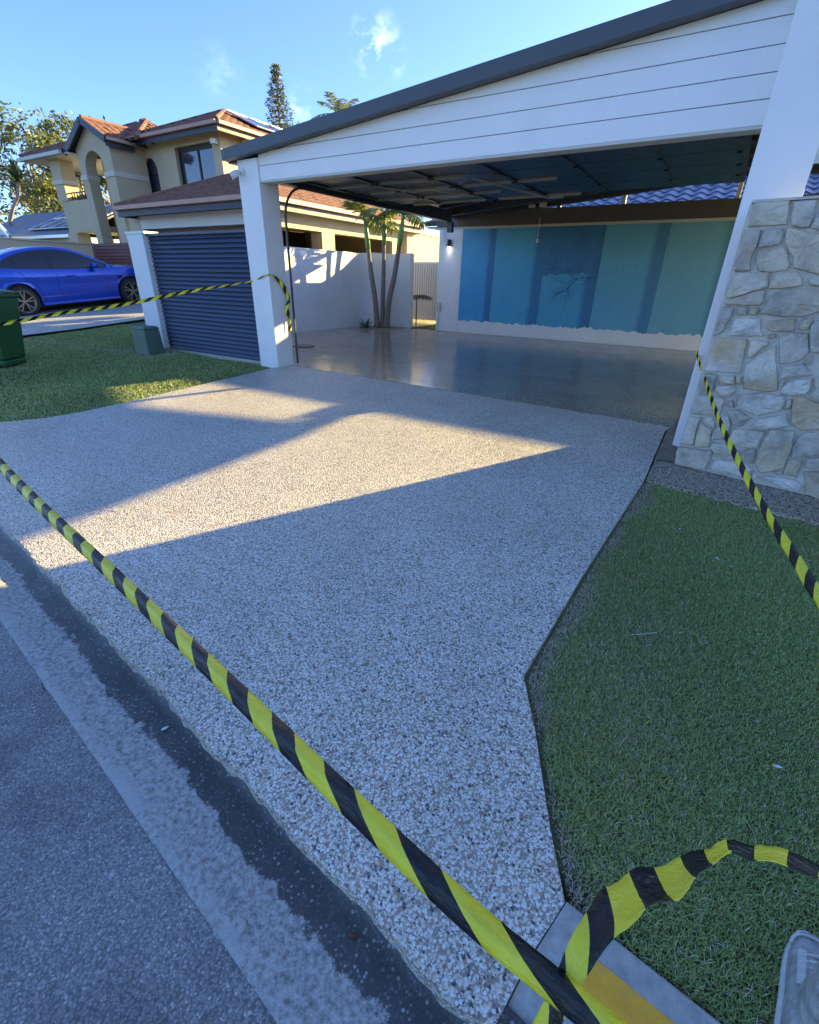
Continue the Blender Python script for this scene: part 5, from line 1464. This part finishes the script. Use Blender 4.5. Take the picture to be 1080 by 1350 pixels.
def eaves(x0, x1, y0, y1, z, parent, sides='fblr'):
    """dark fascia with a salmon gutter round an eave rectangle"""
    for s in sides:
        if s == 'f': a = (x0, x1, y0 - 0.10, y0 + 0.02); b = (x0 + .02, x1 - .02, y0 + 0.022, y0 + 0.06)
        if s == 'b': a = (x0, x1, y1 - 0.02, y1 + 0.10); b = (x0 + .02, x1 - .02, y1 - 0.06, y1 - 0.022)
        if s == 'l': a = (x0 - 0.10, x0 + 0.02, y0 + .021, y1 - .021); b = (x0 + 0.022, x0 + 0.06, y0 + 0.061, y1 - .061)
        if s == 'r': a = (x1 - 0.02, x1 + 0.10, y0 + .021, y1 - .021); b = (x1 - 0.06, x1 - 0.022, y0 + 0.061, y1 - .061)
        part('eaves_gutter', 'gutter_salmon', *a, z - 0.085, z + 0.025, parent, 0.015)
        part('fascia', 'navy_trim', *b, z - 0.24, z - 0.012, parent)
eaves(EX0, EX1, EY0, EY1, EZ, groof)
# upper storey
def arch_pts(xc, hw, zs, zt, n=12):
    return [(xc + hw * math.cos(a), zs + (zt - zs) * math.sin(a)) for a in np.linspace(0, math.pi, n)]
def wall_hole(name, mat, x0, x1, z0, z1, holes, y0, y1, parent=nh):
    """front wall with holes: cut into vertical strips round each hole"""
    mb = MB(); cur = x0
    for (hx0, hx1, hz0, top) in sorted(holes):
        if hx0 > cur: mb.box(cur, hx0, y0, y1, z0, z1)
        if hz0 > z0: mb.box(hx0, hx1, y0, y1, z0, hz0)
        tp = top                              # list of (x,z), right to left
        poly = [(hx1, z1)] + [(hx0, z1)] + tp[::-1]
        mb.xz(poly, y0, y1)
        cur = hx1
    if cur < x1: mb.box(cur, x1, y0, y1, z0, z1)
    return mb.build(name, mat, parent)
BWX0, BWX1, BWZ0, BWZ1 = -18.38, -16.32, 3.9, 5.34
AW = (-20.42, -19.60, 4.05)
awt = arch_pts((AW[0] + AW[1]) / 2, (AW[1] - AW[0]) / 2, 4.72, 5.18)
uw = wall_hole('upper_wall', 'cream', -20.2 - 0.3, -15.9, 3.0, 5.56, [(AW[0], AW[1], AW[2], awt), (BWX0, BWX1, BWZ0, [(BWX1, BWZ1), (BWX0, BWZ1)])], 13.4, 13.7)
w1 = MB().xz([(AW[0], AW[2]), (AW[1], AW[2])] + awt, 13.52, 13.55).build('window', 'glass_sky', uw)
mb = MB(); pts = [(AW[0] + .02, AW[2]), ] + [(x, z) for (x, z) in awt[::-1]] + [(AW[1] - .02, AW[2])]
mb.tube([(x, 13.51, z) for x, z in pts], 0.03, 6).build('frame', 'black', w1)
part('transom', 'black', AW[0], AW[1], 13.49, 13.519, 4.62, 4.67, w1)
w2 = part('window', 'glass_sky', BWX0, BWX1, 13.56, 13.59, BWZ0, BWZ1, uw)
for (a, b, c, d) in ((BWX0, BWX0 + .06, BWZ0, BWZ1), (BWX1 - .06, BWX1, BWZ0, BWZ1), (BWX0 + .06, BWX1 - .06, BWZ1 - .14, BWZ1), (BWX0 + .06, BWX1 - .06, BWZ0, BWZ0 + .05), (-17.32, -17.25, BWZ0 + .05, BWZ1 - .14)):
    part('frame', 'black', a, b, 13.53, 13.559, c, d, w2)
part('curtain', 'cream_white', -17.95, -17.45, 13.595, 13.62, BWZ0, 4.75, w2)
part('side_wall', 'cream', -16.2, -15.902, 13.702, 19.0, 3.0, 5.56)
UX0, UX1, UY0, UY1, UZ = -20.9, -15.30, 12.86, 19.6, 5.68
part('soffit', 'soffit_white', UX0 + .03, UX1 - .03, UY0 + .05, UY1 - .05, UZ - 0.118, UZ - 0.10)
umx = (UX0 + UX1) / 2; hr = (UX1 - UX0) / 2
UA = (umx, UY0 + hr, UZ + hr * 0.42); UB = (umx, UY1 - hr, UZ + hr * 0.42)
uroof = part('upper_roof', 'navy_trim', umx - .05, umx + .05, UY0 + hr, UY1 - hr, UZ + hr * .42 - 0.12, UZ + hr * .42 - 0.06)
roof_face('f', [(UX0, UY0, UZ), (UX1, UY0, UZ), UA], 'tile_red', uroof)
roof_face('r', [(UX1, UY0, UZ), (UX1, UY1, UZ), UB, UA], 'tile_red', uroof)
roof_face('l', [(UX0, UY1, UZ), (UX0, UY0, UZ), UA, UB], 'tile_red', uroof)
for q in ([(UX1, UY0, UZ + .03), UA], [(UX0, UY0, UZ + .03), UA], [UA, UB]):
    ridge([Vector(q[0]), Vector(q[1])], 'tile_red', uroof, 0.08)
eaves(UX0, UX1, UY0, UY1, UZ, uroof, 'fr')
# solar panel lying on the right hand slope
def on_slope(y, d):      # d metres up from the right eave
    c = 1 / math.hypot(1, 0.42)
    return (UX1 - d * c, y, UZ + d * c * 0.42 + 0.11)
for k in range(3):
    ya, yb = 15.0 + k * 1.06, 15.0 + k * 1.06 + 1.02
    mb = MB(); lo_ = [on_slope(ya, 0.5), on_slope(yb, 0.5), on_slope(yb, 2.1), on_slope(ya, 2.1)]
    mb.hexa(lo_ + [(p[0] + .015, p[1], p[2] + .035) for p in lo_])
    sp_ = mb.build('solar_panel', 'solar', uroof)
    MB().tube([Vector(p) + Vector((.012, 0, .04)) for p in lo_ + lo_[:1]], 0.02, 5).build('frame', 'alu', sp_)
part('downpipe', 'cream_white', -15.86, -15.78, 14.4, 14.48, 2.9, 5.3)
part('rainhead', 'cream_white', -15.86, -15.62, 14.34, 14.54, 5.3, 5.5)
part('camera', 'cctv_white', -16.15, -15.98, 13.2, 13.398, 5.22, 5.36)
# portico with the tall arch
PX0, PX1, PY0 = -22.45, -20.20, 12.05
arch = arch_pts(-21.42, 0.62, 4.72, 5.28)
gz0 = [(PX1, 5.52), (-21.25, 6.16), (PX0, 5.40)]
mb = MB()
mb.box(PX0, -22.04, PY0, 12.45, 0.3, 4.72); mb.box(-20.80, PX1, PY0, 12.45, 0.3, 4.72)
mb.xz([(PX0, 4.72), (-22.04, 4.72)] + arch[::-1][1:-1] + [(-20.80, 4.72), (PX1, 4.72)] + gz0, PY0, 12.45)
po = mb.build('portico_wall', 'cream', nh)
part('portico_side', 'cream', -20.5, PX1, 12.451, 13.399, 0.3, 5.52, nh)
part('portico_inner', 'cream', PX0, -20.51, 12.95, 13.4, 0.3, 5.62, nh)
pdoor = part('window', 'glass_dark', -21.15, -20.62, 12.92, 12.949, 2.9, 4.7, nh)
for (a, b) in ((PX0 - .03, -22.02), (-20.82, PX1 + .03)):
    part('string_course', 'cream_band', a, b, PY0 - 0.04, 12.49, 4.42, 4.58, po)
part('string_course', 'cream_band', -20.53, PX1 + .03, 12.491, 13.36, 4.42, 4.58, po)
proof = MB().tube([(-21.25, 11.85, 6.20), (-21.25, 15.2, 6.20)], 0.08, 8).build('portico_roof', 'tile_red', nh)
roof_face('r', [(-19.95, 11.8, 5.50), (-19.95, 14.6, 5.50), (-21.25, 14.9, 6.20), (-21.25, 11.8, 6.20)], 'tile_red', proof)
roof_face('l', [(-22.75, 14.6, 5.36), (-22.75, 11.8, 5.36), (-21.25, 11.8, 6.20), (-21.25, 14.9, 6.20)], 'tile_red', proof)
MB().bar((-19.93, 11.80, 5.43), (-21.25, 11.80, 6.11), 0.06, 0.20).build('barge_board', 'navy_trim', proof)
MB().bar((-22.78, 11.80, 5.28), (-21.25, 11.80, 6.11), 0.06, 0.20).build('barge_board', 'navy_trim', proof)
part('eaves_gutter', 'gutter_salmon', -19.98, -19.86, 11.83, 12.9, 5.42, 5.52, proof, 0.015)
part('fascia', 'navy_trim', -20.05, -19.99, 11.84, 12.9, 5.26, 5.48, proof)
# balcony wing left of the portico
part('balcony_wall', 'cream', -24.60, PX0 - 0.002, 12.12, 12.40, 2.72, 3.84)
part('balcony_column', 'cream', -24.72, -23.98, 12.08, 12.62, 0.3, 2.719)
bc = part('balcony_column', 'cream', -24.72, -23.98, 12.08, 12.62, 3.842, 5.24)
part('string_course', 'cream_band', -24.76, -23.94, 12.04, 12.66, 4.42, 4.56, bc)
part('balcony_floor', 'soffit_white', -24.6, PX0, 12.41, 15.0, 2.75, 2.95)
part('railing', 'black', -23.97, PX0 - .003, 12.2, 12.24, 4.10, 4.14)
for i in range(7):
    part('baluster', 'black', -23.85 + i * 0.2, -23.82 + i * 0.2, 12.2, 12.23, 3.842, 4.099)
part('planter', 'black', -23.9, -23.3, 12.42, 12.7, 3.842, 4.06)
part('balcony_soffit', 'soffit_white', -26.1, PX0, 11.75, 15.5, 5.245, 5.28)
part('rear_wall', 'cream', -24.6, -22.46, 15.5, 15.8, 0.3, 2.7)
for (a, b) in (((-26.2, 11.70, 5.30), (PX0 - .33, 11.70, 5.30)),):
    part('eaves_gutter', 'soffit_grey', -26.2, PX0 - .34, 11.58, 11.70, 5.24, 5.35)
    part('fascia', 'navy_trim', -26.15, PX0 - .34, 11.702, 11.75, 5.24, 5.42)
hx0, hx1, hy0, hy1, hz_ = -26.2, -19.4, 11.75, 18.2, 5.42
# middle hip
mroof = MB().tube([(-22.4, 14.95, 6.86), (-22.0, 14.95, 6.86)], 0.08, 8).build('middle_roof', 'tile_red', nh)
MA, MC = (-22.6, 14.95, 6.82), (-22.0, 14.95, 6.82)
roof_face('f', [(hx0, hy0, hz_), (hx1, hy0 + .9, hz_ + .15), MC, MA], 'tile_red', mroof)
roof_face('r', [(hx1, hy0 + .9, hz_ + .15), (hx1, hy1, hz_ + .15), MC], 'tile_red', mroof)
roof_face('l', [(hx0, hy1, hz_), (hx0, hy0, hz_), MA], 'tile_red', mroof)
ridge([Vector((hx0, hy0, hz_ + .03)), Vector(MA)], 'tile_red', mroof, 0.08)
ridge([Vector((hx1, hy0 + .9, hz_ + .18)), Vector(MC)], 'tile_red', mroof, 0.08)

# low garden wall beyond the car and the red slatted gate
gw = thing('garden_wall', (-20, 8.5, 0.4), 'weathered cream garden wall behind the blue car', 'wall')
part('wall_body', 'wall_cream', -20.2, -20.0, 3.6, 11.5, 0.2, 2.13, gw)
part('coping', 'wall_cream', -20.24, -19.96, 3.6, 11.5, 2.132, 2.18, gw)
rg = thing('slat_gate', (-17.7, 10.0, 0.5), 'dark red slatted gate between the garden wall and garage', 'gate')
g0 = part('slat', 'red_slat', -18.9, -16.7, 9.9, 9.93, 0.48, 0.56, rg)
for i in range(1, 17):
    o = g0.copy(); COL.objects.link(o); o.parent = rg; o.location = (0, 0, 0.097 * i)
for x in (-18.85, -17.8, -16.78):
    part('upright', 'red_slat', x, x + .06, 9.935, 9.98, 0.42, 2.13, rg)
part('infill', 'brown_door', -18.9, -16.7, 9.985, 9.995, 0.42, 2.1, rg)

# house with the solar roof, far left
sh = thing('solar_house', (-32, 15, 1), 'far low house with solar panels on its grey roof', 'house')
part('wall', 'cream_white', -37.5, -27.0, 13.6, 19.0, 0.8, 2.75, sh)
mb = MB()
S0 = [(-38.2, 13.0, 2.70), (-26.2, 13.0, 2.70), (-26.2, 16.4, 4.25), (-38.2, 16.4, 4.25)]
mb.hexa(S0 + [(p[0], p[1], p[2] + .08) for p in S0])
sroof = mb.build('roof', pm('roof_grey', (0.16, 0.19, 0.24), 0.6, 0.15, 3), sh)
mb = MB(); S1 = [(-38.2, 16.4, 4.25), (-26.2, 16.4, 4.25), (-26.2, 19.8, 2.70), (-38.2, 19.8, 2.70)]
mb.hexa(S1 + [(p[0], p[1], p[2] + .08) for p in S1]); mb.build('rear_slope', 'fascia_grey', sh)
part('eaves_gutter', 'alu', -38.2, -26.2, 12.88, 12.99, 2.66, 2.78, sh)
MB().xz([(-33.6, 2.8), (-30.6, 2.8), (-32.1, 3.75)], 12.2, 12.3).build('gable', 'cream_white', sh)
for s_, xx in ((-1, -33.9), (1, -30.3)):
    MB().bar((xx, 12.15, 2.72), (-32.1, 12.15, 3.86), 0.12, 0.14).build('gable_barge', 'alu', sh)
for k in range(5):
    for j in range(2):
        xa = -31.4 + k * 1.08; b0 = 0.6 + j * 1.5; b1 = b0 + 1.44
        q = lambda x, b: (x, 13.0 + b * 0.91, 2.84 + b * 0.415)
        mb = MB(); lo_ = [q(xa, b0), q(xa + 1.03, b0), q(xa + 1.03, b1), q(xa, b1)]
        mb.hexa(lo_ + [(p[0], p[1] - .015, p[2] + .035) for p in lo_]); pv = mb.build('solar_panel', 'solar', sroof)
        MB().tube([Vector(p) + Vector((0, -.02, .045)) for p in lo_ + lo_[:1]], 0.022, 5).build('frame', 'alu', pv)

# ---------------------------------------------------------------- trees
def leaf_mass(name, P, size, mat, parent, aspect=0.45, droop=0.0, seed=1, world=True):
    """P: (N,3) leaf positions; one bent quad per leaf, random turn"""
    r = np.random.default_rng(seed); N = len(P)
    d = r.normal(size=(N, 3)); d[:, 2] = d[:, 2] * 0.6 - droop; d /= np.linalg.norm(d, axis=1)[:, None]
    s = np.cross(d, r.normal(size=(N, 3))); s /= np.linalg.norm(s, axis=1)[:, None]
    L = (size * r.uniform(0.6, 1.3, N))[:, None]
    V = np.stack([P - d * L / 2, P + s * L * aspect / 2, P + d * L / 2, P - s * L * aspect / 2], 1).reshape(-1, 3)
    if parent is not None and world: V = V - np.array(wpos(parent))
    F = np.arange(N * 4)
    return fast_mesh(name, V, F, 4, mat, parent, attrs={'rnd': ('FLOAT', np.repeat(r.uniform(0, 1, N), 4))})

def clump(c, rad, n, r, shell=0.55):
    d = r.normal(size=(n, 3)); d /= np.linalg.norm(d, axis=1)[:, None]
    k = (shell + (1 - shell) * r.uniform(0, 1, n) ** 0.6)[:, None]
    return np.array(c) + d * k * np.array(rad) + r.normal(size=(n, 3)) * np.array(rad) * 0.10

def gum(base, h, spread, label, seed, leaf=0.34, nl=90, nclump=26, mat='leaf_gum', name='gum_tree', lean=(0, 0), low=0.45, group=None):
    r = np.random.default_rng(seed); rr = random.Random(seed)
    t = thing(name, base, label, 'tree', group)
    b = Vector(base); mb = MB()
    top = b + Vector((lean[0], lean[1], h * 0.80))
    tr = [b, b + (top - b) * 0.3 + Vector((rr.uniform(-.2, .2), rr.uniform(-.2, .2), 0)), b + (top - b) * 0.65 + Vector((rr.uniform(-.4, .4), rr.uniform(-.4, .4), 0)), top]
    pts = catmull(tr, 5); R0 = h * 0.022
    mb.tube(pts, [R0 * (1 - 0.75 * i / (len(pts) - 1)) for i in range(len(pts))], 8)
    C = []
    for k in range(nclump):
        f = rr.uniform(low, 1.0); p0 = pts[min(len(pts) - 1, int(f * 0.85 * (len(pts) - 1)))]
        a = rr.uniform(0, 6.283); rad = spread * (0.35 + 0.65 * rr.random()) * (1.15 - 0.6 * abs(f - 0.62) * 1.2)
        e = Vector((b.x + lean[0] * f + math.cos(a) * rad, b.y + lean[1] * f + math.sin(a) * rad, b.z + h * (f * 0.95) + rr.uniform(-.03, .06) * h))
        mid = (p0 + e) / 2 + Vector((0, 0, -0.05 * h * rr.random()))
        mb.tube(catmull([p0, mid, e], 4), [R0 * 0.34 * (1 - 0.8 * i / 8) for i in range(9)], 5)
        s = spread * rr.uniform(0.16, 0.30)
        for j in range(3):
            o = e + Vector((rr.uniform(-1, 1), rr.uniform(-1, 1), rr.uniform(-.3, .5))) * s * 0.9
            C.append(clump(o, (s * rr.uniform(.7, 1.1), s * rr.uniform(.7, 1.1), s * rr.uniform(.4, .65)), int(nl * rr.uniform(.6, 1.3)), r))
    mb.build('trunk', 'bark_gum', t, smooth=True)
    leaf_mass('crown', np.concatenate(C), leaf, mat, t, 0.42, 0.35, seed)
    return t
g = lambda x, y: float(gz(x, y))
TB = 'trees beyond the far house'
gum((-52.0, 23.5, 1), 11.2, 6.2, 'tall open crowned gum tree rising left of the balcony', 3, 0.36, 60, 22, lean=(1.0, 0), low=0.42, group=TB)
gum((-46.0, 24.5, 1), 10.2, 4.6, 'gum tree just behind the balcony eave with pale trunk', 8, 0.36, 50, 15, low=0.5, group=TB)
gum((-41.0, 24.0, 1), 8.0, 4.6, 'dense yellowish green tree seen through the balcony opening', 12, 0.40, 110, 26, 'leaf_bush', 'bushy_tree', low=0.25, group=TB)
gum((-57.0, 21.0, 1), 7.4, 5.2, 'dark bushy tree at the far left edge behind the garden wall', 15, 0.40, 110, 26, 'leaf_bush', 'bushy_tree', low=0.2, group=TB)
gum((-66.0, 20.0, 1), 11.0, 5.0, 'leaning gum tree cut by the left edge of view', 19, 0.42, 80, 24, low=0.4, group=TB)
gum((-50.0, 31.0, 1), 6.8, 5.5, 'round bush filling the gap under the gum trees', 23, 0.42, 110, 26, 'leaf_bush', 'bushy_tree', low=0.15, group=TB)
gum((-60.0, 32.0, 1), 6.6, 5.5, 'round bush beyond the spiky palm lily', 29, 0.42, 110, 24, 'leaf_bush', 'bushy_tree', low=0.15, group=TB)

# spiky palm lily on a thin bent stem
yu = thing('palm_lily', (-36.5, 14.7, 1), 'spiky leaved palm lily on a thin bent pale stem', 'plant')
MB().tube(catmull([(-36.6, 14.7, 0.8), (-36.5, 14.7, 3.2), (-35.6, 14.8, 4.3), (-34.6, 14.9, 5.0), (-34.2, 14.9, 5.6)], 4), [0.11] * 8 + [0.08] * 9, 7).build('stem', 'bark_gum', yu, smooth=True)
rl = random.Random(4); mb = MB()
for k in range(70):
    a = rl.uniform(0, 6.283); el = rl.uniform(-0.5, 1.45); L = rl.uniform(0.9, 1.5)
    c = Vector((-34.2, 14.9, 5.6)); d = Vector((math.cos(a) * math.cos(el), math.sin(a) * math.cos(el), math.sin(el)))
    s = d.cross(Vector((0, 0, 1))).normalized() * 0.045
    m = c + d * L * 0.55 + Vector((0, 0, 0.02)); e = c + d * L + Vector((0, 0, -0.22 * L))
    mb.add([c - s, c + s, m + s, m - s, e], [(0, 1, 2, 3), (3, 2, 4)])
lo = mb.build('leaves', M['leaf_gum'], yu, fixn=False)

# Norfolk pine
pine = thing('norfolk_pine', (-26.3, 27.0, 0.5), 'tall conical pine standing behind the neighbouring roof', 'tree')
rp_ = random.Random(6); bx, by = -26.3, 27.0; zt_ = 12.55
mb = MB().tube([(bx, by, 0.5), (bx, by, 6), (bx, by, zt_)], [0.22, 0.15, 0.02], 8)
LP = []
tiers = 19
for k in range(tiers):
    f = k / (tiers - 1); z = 6.3 + f * (zt_ - 6.5)
    Rr = 1.75 * (1 - f) ** 0.8 + 0.12
    nb_ = 6 if f < 0.8 else 5
    for j in range(nb_):
        a = 2 * math.pi * j / nb_ + k * 0.55 + rp_.uniform(-.15, .15); Lb = Rr * rp_.uniform(0.75, 1.1)
        P0 = Vector((bx, by, z)); pts = [P0 + Vector((math.cos(a) * Lb * t, math.sin(a) * Lb * t, Lb * (0.10 * t + 0.30 * t * t))) for t in (0, .35, .7, 1)]
        mb.tube(pts, [0.028, 0.02, 0.014, 0.006], 4)
        for t in np.arange(0.25, 1.02, 0.11):
            q = P0 + Vector((math.cos(a) * Lb * t, math.sin(a) * Lb * t, Lb * (0.10 * t + 0.30 * t * t)))
            for u in range(4):
                w = 0.22 * (1 - 0.5 * t)
                LP.append((q.x + rp_.uniform(-w, w), q.y + rp_.uniform(-w, w), q.z + rp_.uniform(-.12, .16)))
mb.build('trunk', 'bark_dark', pine, smooth=True)
leaf_mass('crown', np.array(LP), 0.21, 'leaf_pine', pine, 0.30, -0.3, 5)

# palms
def frond(c, az, el, L, droop, rs, lw=0.05, ll=0.5):
    """arching midrib with two rows of leaflets"""
    d = Vector((math.cos(az), math.sin(az), 0)); mid = []
    N = 16
    for i in range(N + 1):
        t = i / N
        mid.append(Vector(c) + d * (L * t * math.cos(el) * (1 - 0.12 * t * droop)) + Vector((0, 0, L * (t * math.sin(el) - droop * t * t))))
    mb = MB().tube(mid, [0.022 * (1 - 0.85 * i / N) for i in range(N + 1)], 4)
    for i in range(3, N + 1):
        for h in (0, 0.5):
            t = min(1, (i + h - 0.5) / N)
            p = mid[min(N, i)] if h == 0 else (mid[i - 1] + mid[i]) / 2
            tg = (mid[min(N, i)] - mid[i - 1]).normalized()
            for sg in (-1, 1):
                sdv = tg.cross(Vector((0, 0, 1))).normalized() * sg
                ln = ll * (math.sin(math.pi * min(1, 0.12 + 0.85 * t)) ** 0.6) * rs.uniform(0.8, 1.1)
                e = p + sdv * ln * 0.75 + tg * ln * 0.55 + Vector((0, 0, -0.38 * ln + rs.uniform(-.06, .10)))
                m = (p + e) / 2 + Vector((0, 0, 0.05 * ln)); wv = tg * lw * 0.5
                mb.add([p - wv * .5, p + wv * .5, m + wv, m - wv, e], [(0, 1, 2, 3), (3, 2, 4)])
    return mb
def palm(name, loc, stems, label, seed):
    t = thing(name, loc, label, 'palm')
    rs = random.Random(seed)
    for (base, top, r0, nf, L) in stems:
        b = Vector(base); e = Vector(top); m1 = b + (e - b) * 0.35 + Vector(((e.x - b.x) * -0.12, (e.y - b.y) * -0.1, 0)); m2 = b + (e - b) * 0.7
        pts = catmull([b, m1, m2, e], 7)
        rad = []
        for i in range(len(pts)):
            f = i / (len(pts) - 1)
            rad.append(r0 * (1.35 - 0.9 * min(1, f * 4) if f < 0.12 else 1.0 - 0.30 * f) * (1.06 if i % 2 else 1.0))
        tr = MB().tube(pts, rad, 10).build('trunk', 'bark_palm', t, smooth=True)
        d = (pts[-1] - pts[-2]).normalized()
        s = pts[-1]; cs = [s - d * 0.02, s + d * 0.25, s + d * 0.55, s + d * 0.75]
        MB().tube(cs, [r0 * 0.80, r0 * 0.95, r0 * 0.75, r0 * 0.4], 10).build('crownshaft', 'crownshaft', t, smooth=True)
        for k in range(nf):
            az = 2 * math.pi * k / nf + rs.uniform(-.3, .3); el = rs.uniform(0.15, 1.05)
            o = frond(cs[3], az, el, L * rs.uniform(.85, 1.1), 0.55 - 0.15 * el, rs).build('frond', 'leaf_palm', t, fixn=False)
            at = o.data.attributes.new('rnd', 'FLOAT', 'POINT'); v = rs.uniform(0.1, 0.9)
            at.data.foreach_set('value', [min(1, max(0, v + rs.uniform(-.1, .1))) for _ in range(len(o.data.vertices))])
    return t
palm('clump_palm', (-8.0, 11.55, 0.0), [((-8.08, 11.45, 0), (-8.42, 11.55, 1.95), 0.075, 4, 0.9), ((-7.98, 11.55, 0), (-8.05, 11.75, 2.05), 0.068, 3, 0.9), ((-7.82, 11.5, 0), (-7.52, 11.65, 1.95), 0.08, 4, 0.9)],
     'three stemmed palm leaning out beside the white garden wall', 4)
palm('tall_palm', (-19.3, 24.0, 0.4), [((-19.3, 24.0, 0.4), (-19.2, 24.0, 7.9), 0.14, 12, 2.0)], 'palm whose fronds show above the carport roof edge', 9)
palm('tall_palm', (-21.6, 24.0, 0.4), [((-21.6, 24.0, 0.4), (-21.7, 24.0, 7.1), 0.14, 11, 1.8)], 'palm whose tips show beside the solar panels on the terracotta roof', 10)
# planting round the palm's foot
mb = MB(); MB().lathe([(0.0, 0.02), (0.55, 0.012), (0.62, 0.0)], 20, 'z', (-7.95, 11.5, 0)).build('garden_bed', 'dirt')
tag(bpy.data.objects['garden_bed'], 'small soil bed at the foot of the palm', 'bed')
sp = thing('strap_plant', (-8.25, 11.2, 0), 'small dark strappy plant at the palm foot', 'plant'); mb = MB()
for k in range(26):
    a = rl.uniform(0, 6.283); L = rl.uniform(.18, .40); c = Vector((-8.28 + rl.uniform(-.1, .1), 11.15 + rl.uniform(-.1, .1), 0.01)); d = Vector((math.cos(a), math.sin(a), 1.1)).normalized()
    s = d.cross(Vector((0, 0, 1))).normalized() * 0.012; e = c + d * L + Vector((0, 0, -0.1 * L))
    mb.add([c - s, c + s, c + d * L * .6 + s, c + d * L * .6 - s, e], [(0, 1, 2, 3), (3, 2, 4)])
mb.build('leaves', 'leaf_pine', sp, fixn=False)
sp = thing('strap_plant', (-7.6, 13.2, 0), 'small palm seedling drooping before the white batten gate', 'plant')
for k in range(5):
    o = frond((-7.75, 13.0, 0.75), -1.2 + k * 0.9, 0.5, 0.55, 0.5, rl, 0.02, 0.22).build('frond', 'leaf_palm', sp, fixn=False)
MB().tube([(-7.75, 13.0, 0), (-7.75, 13.0, 0.76)], 0.018, 6).build('stem', 'bark_palm', sp)
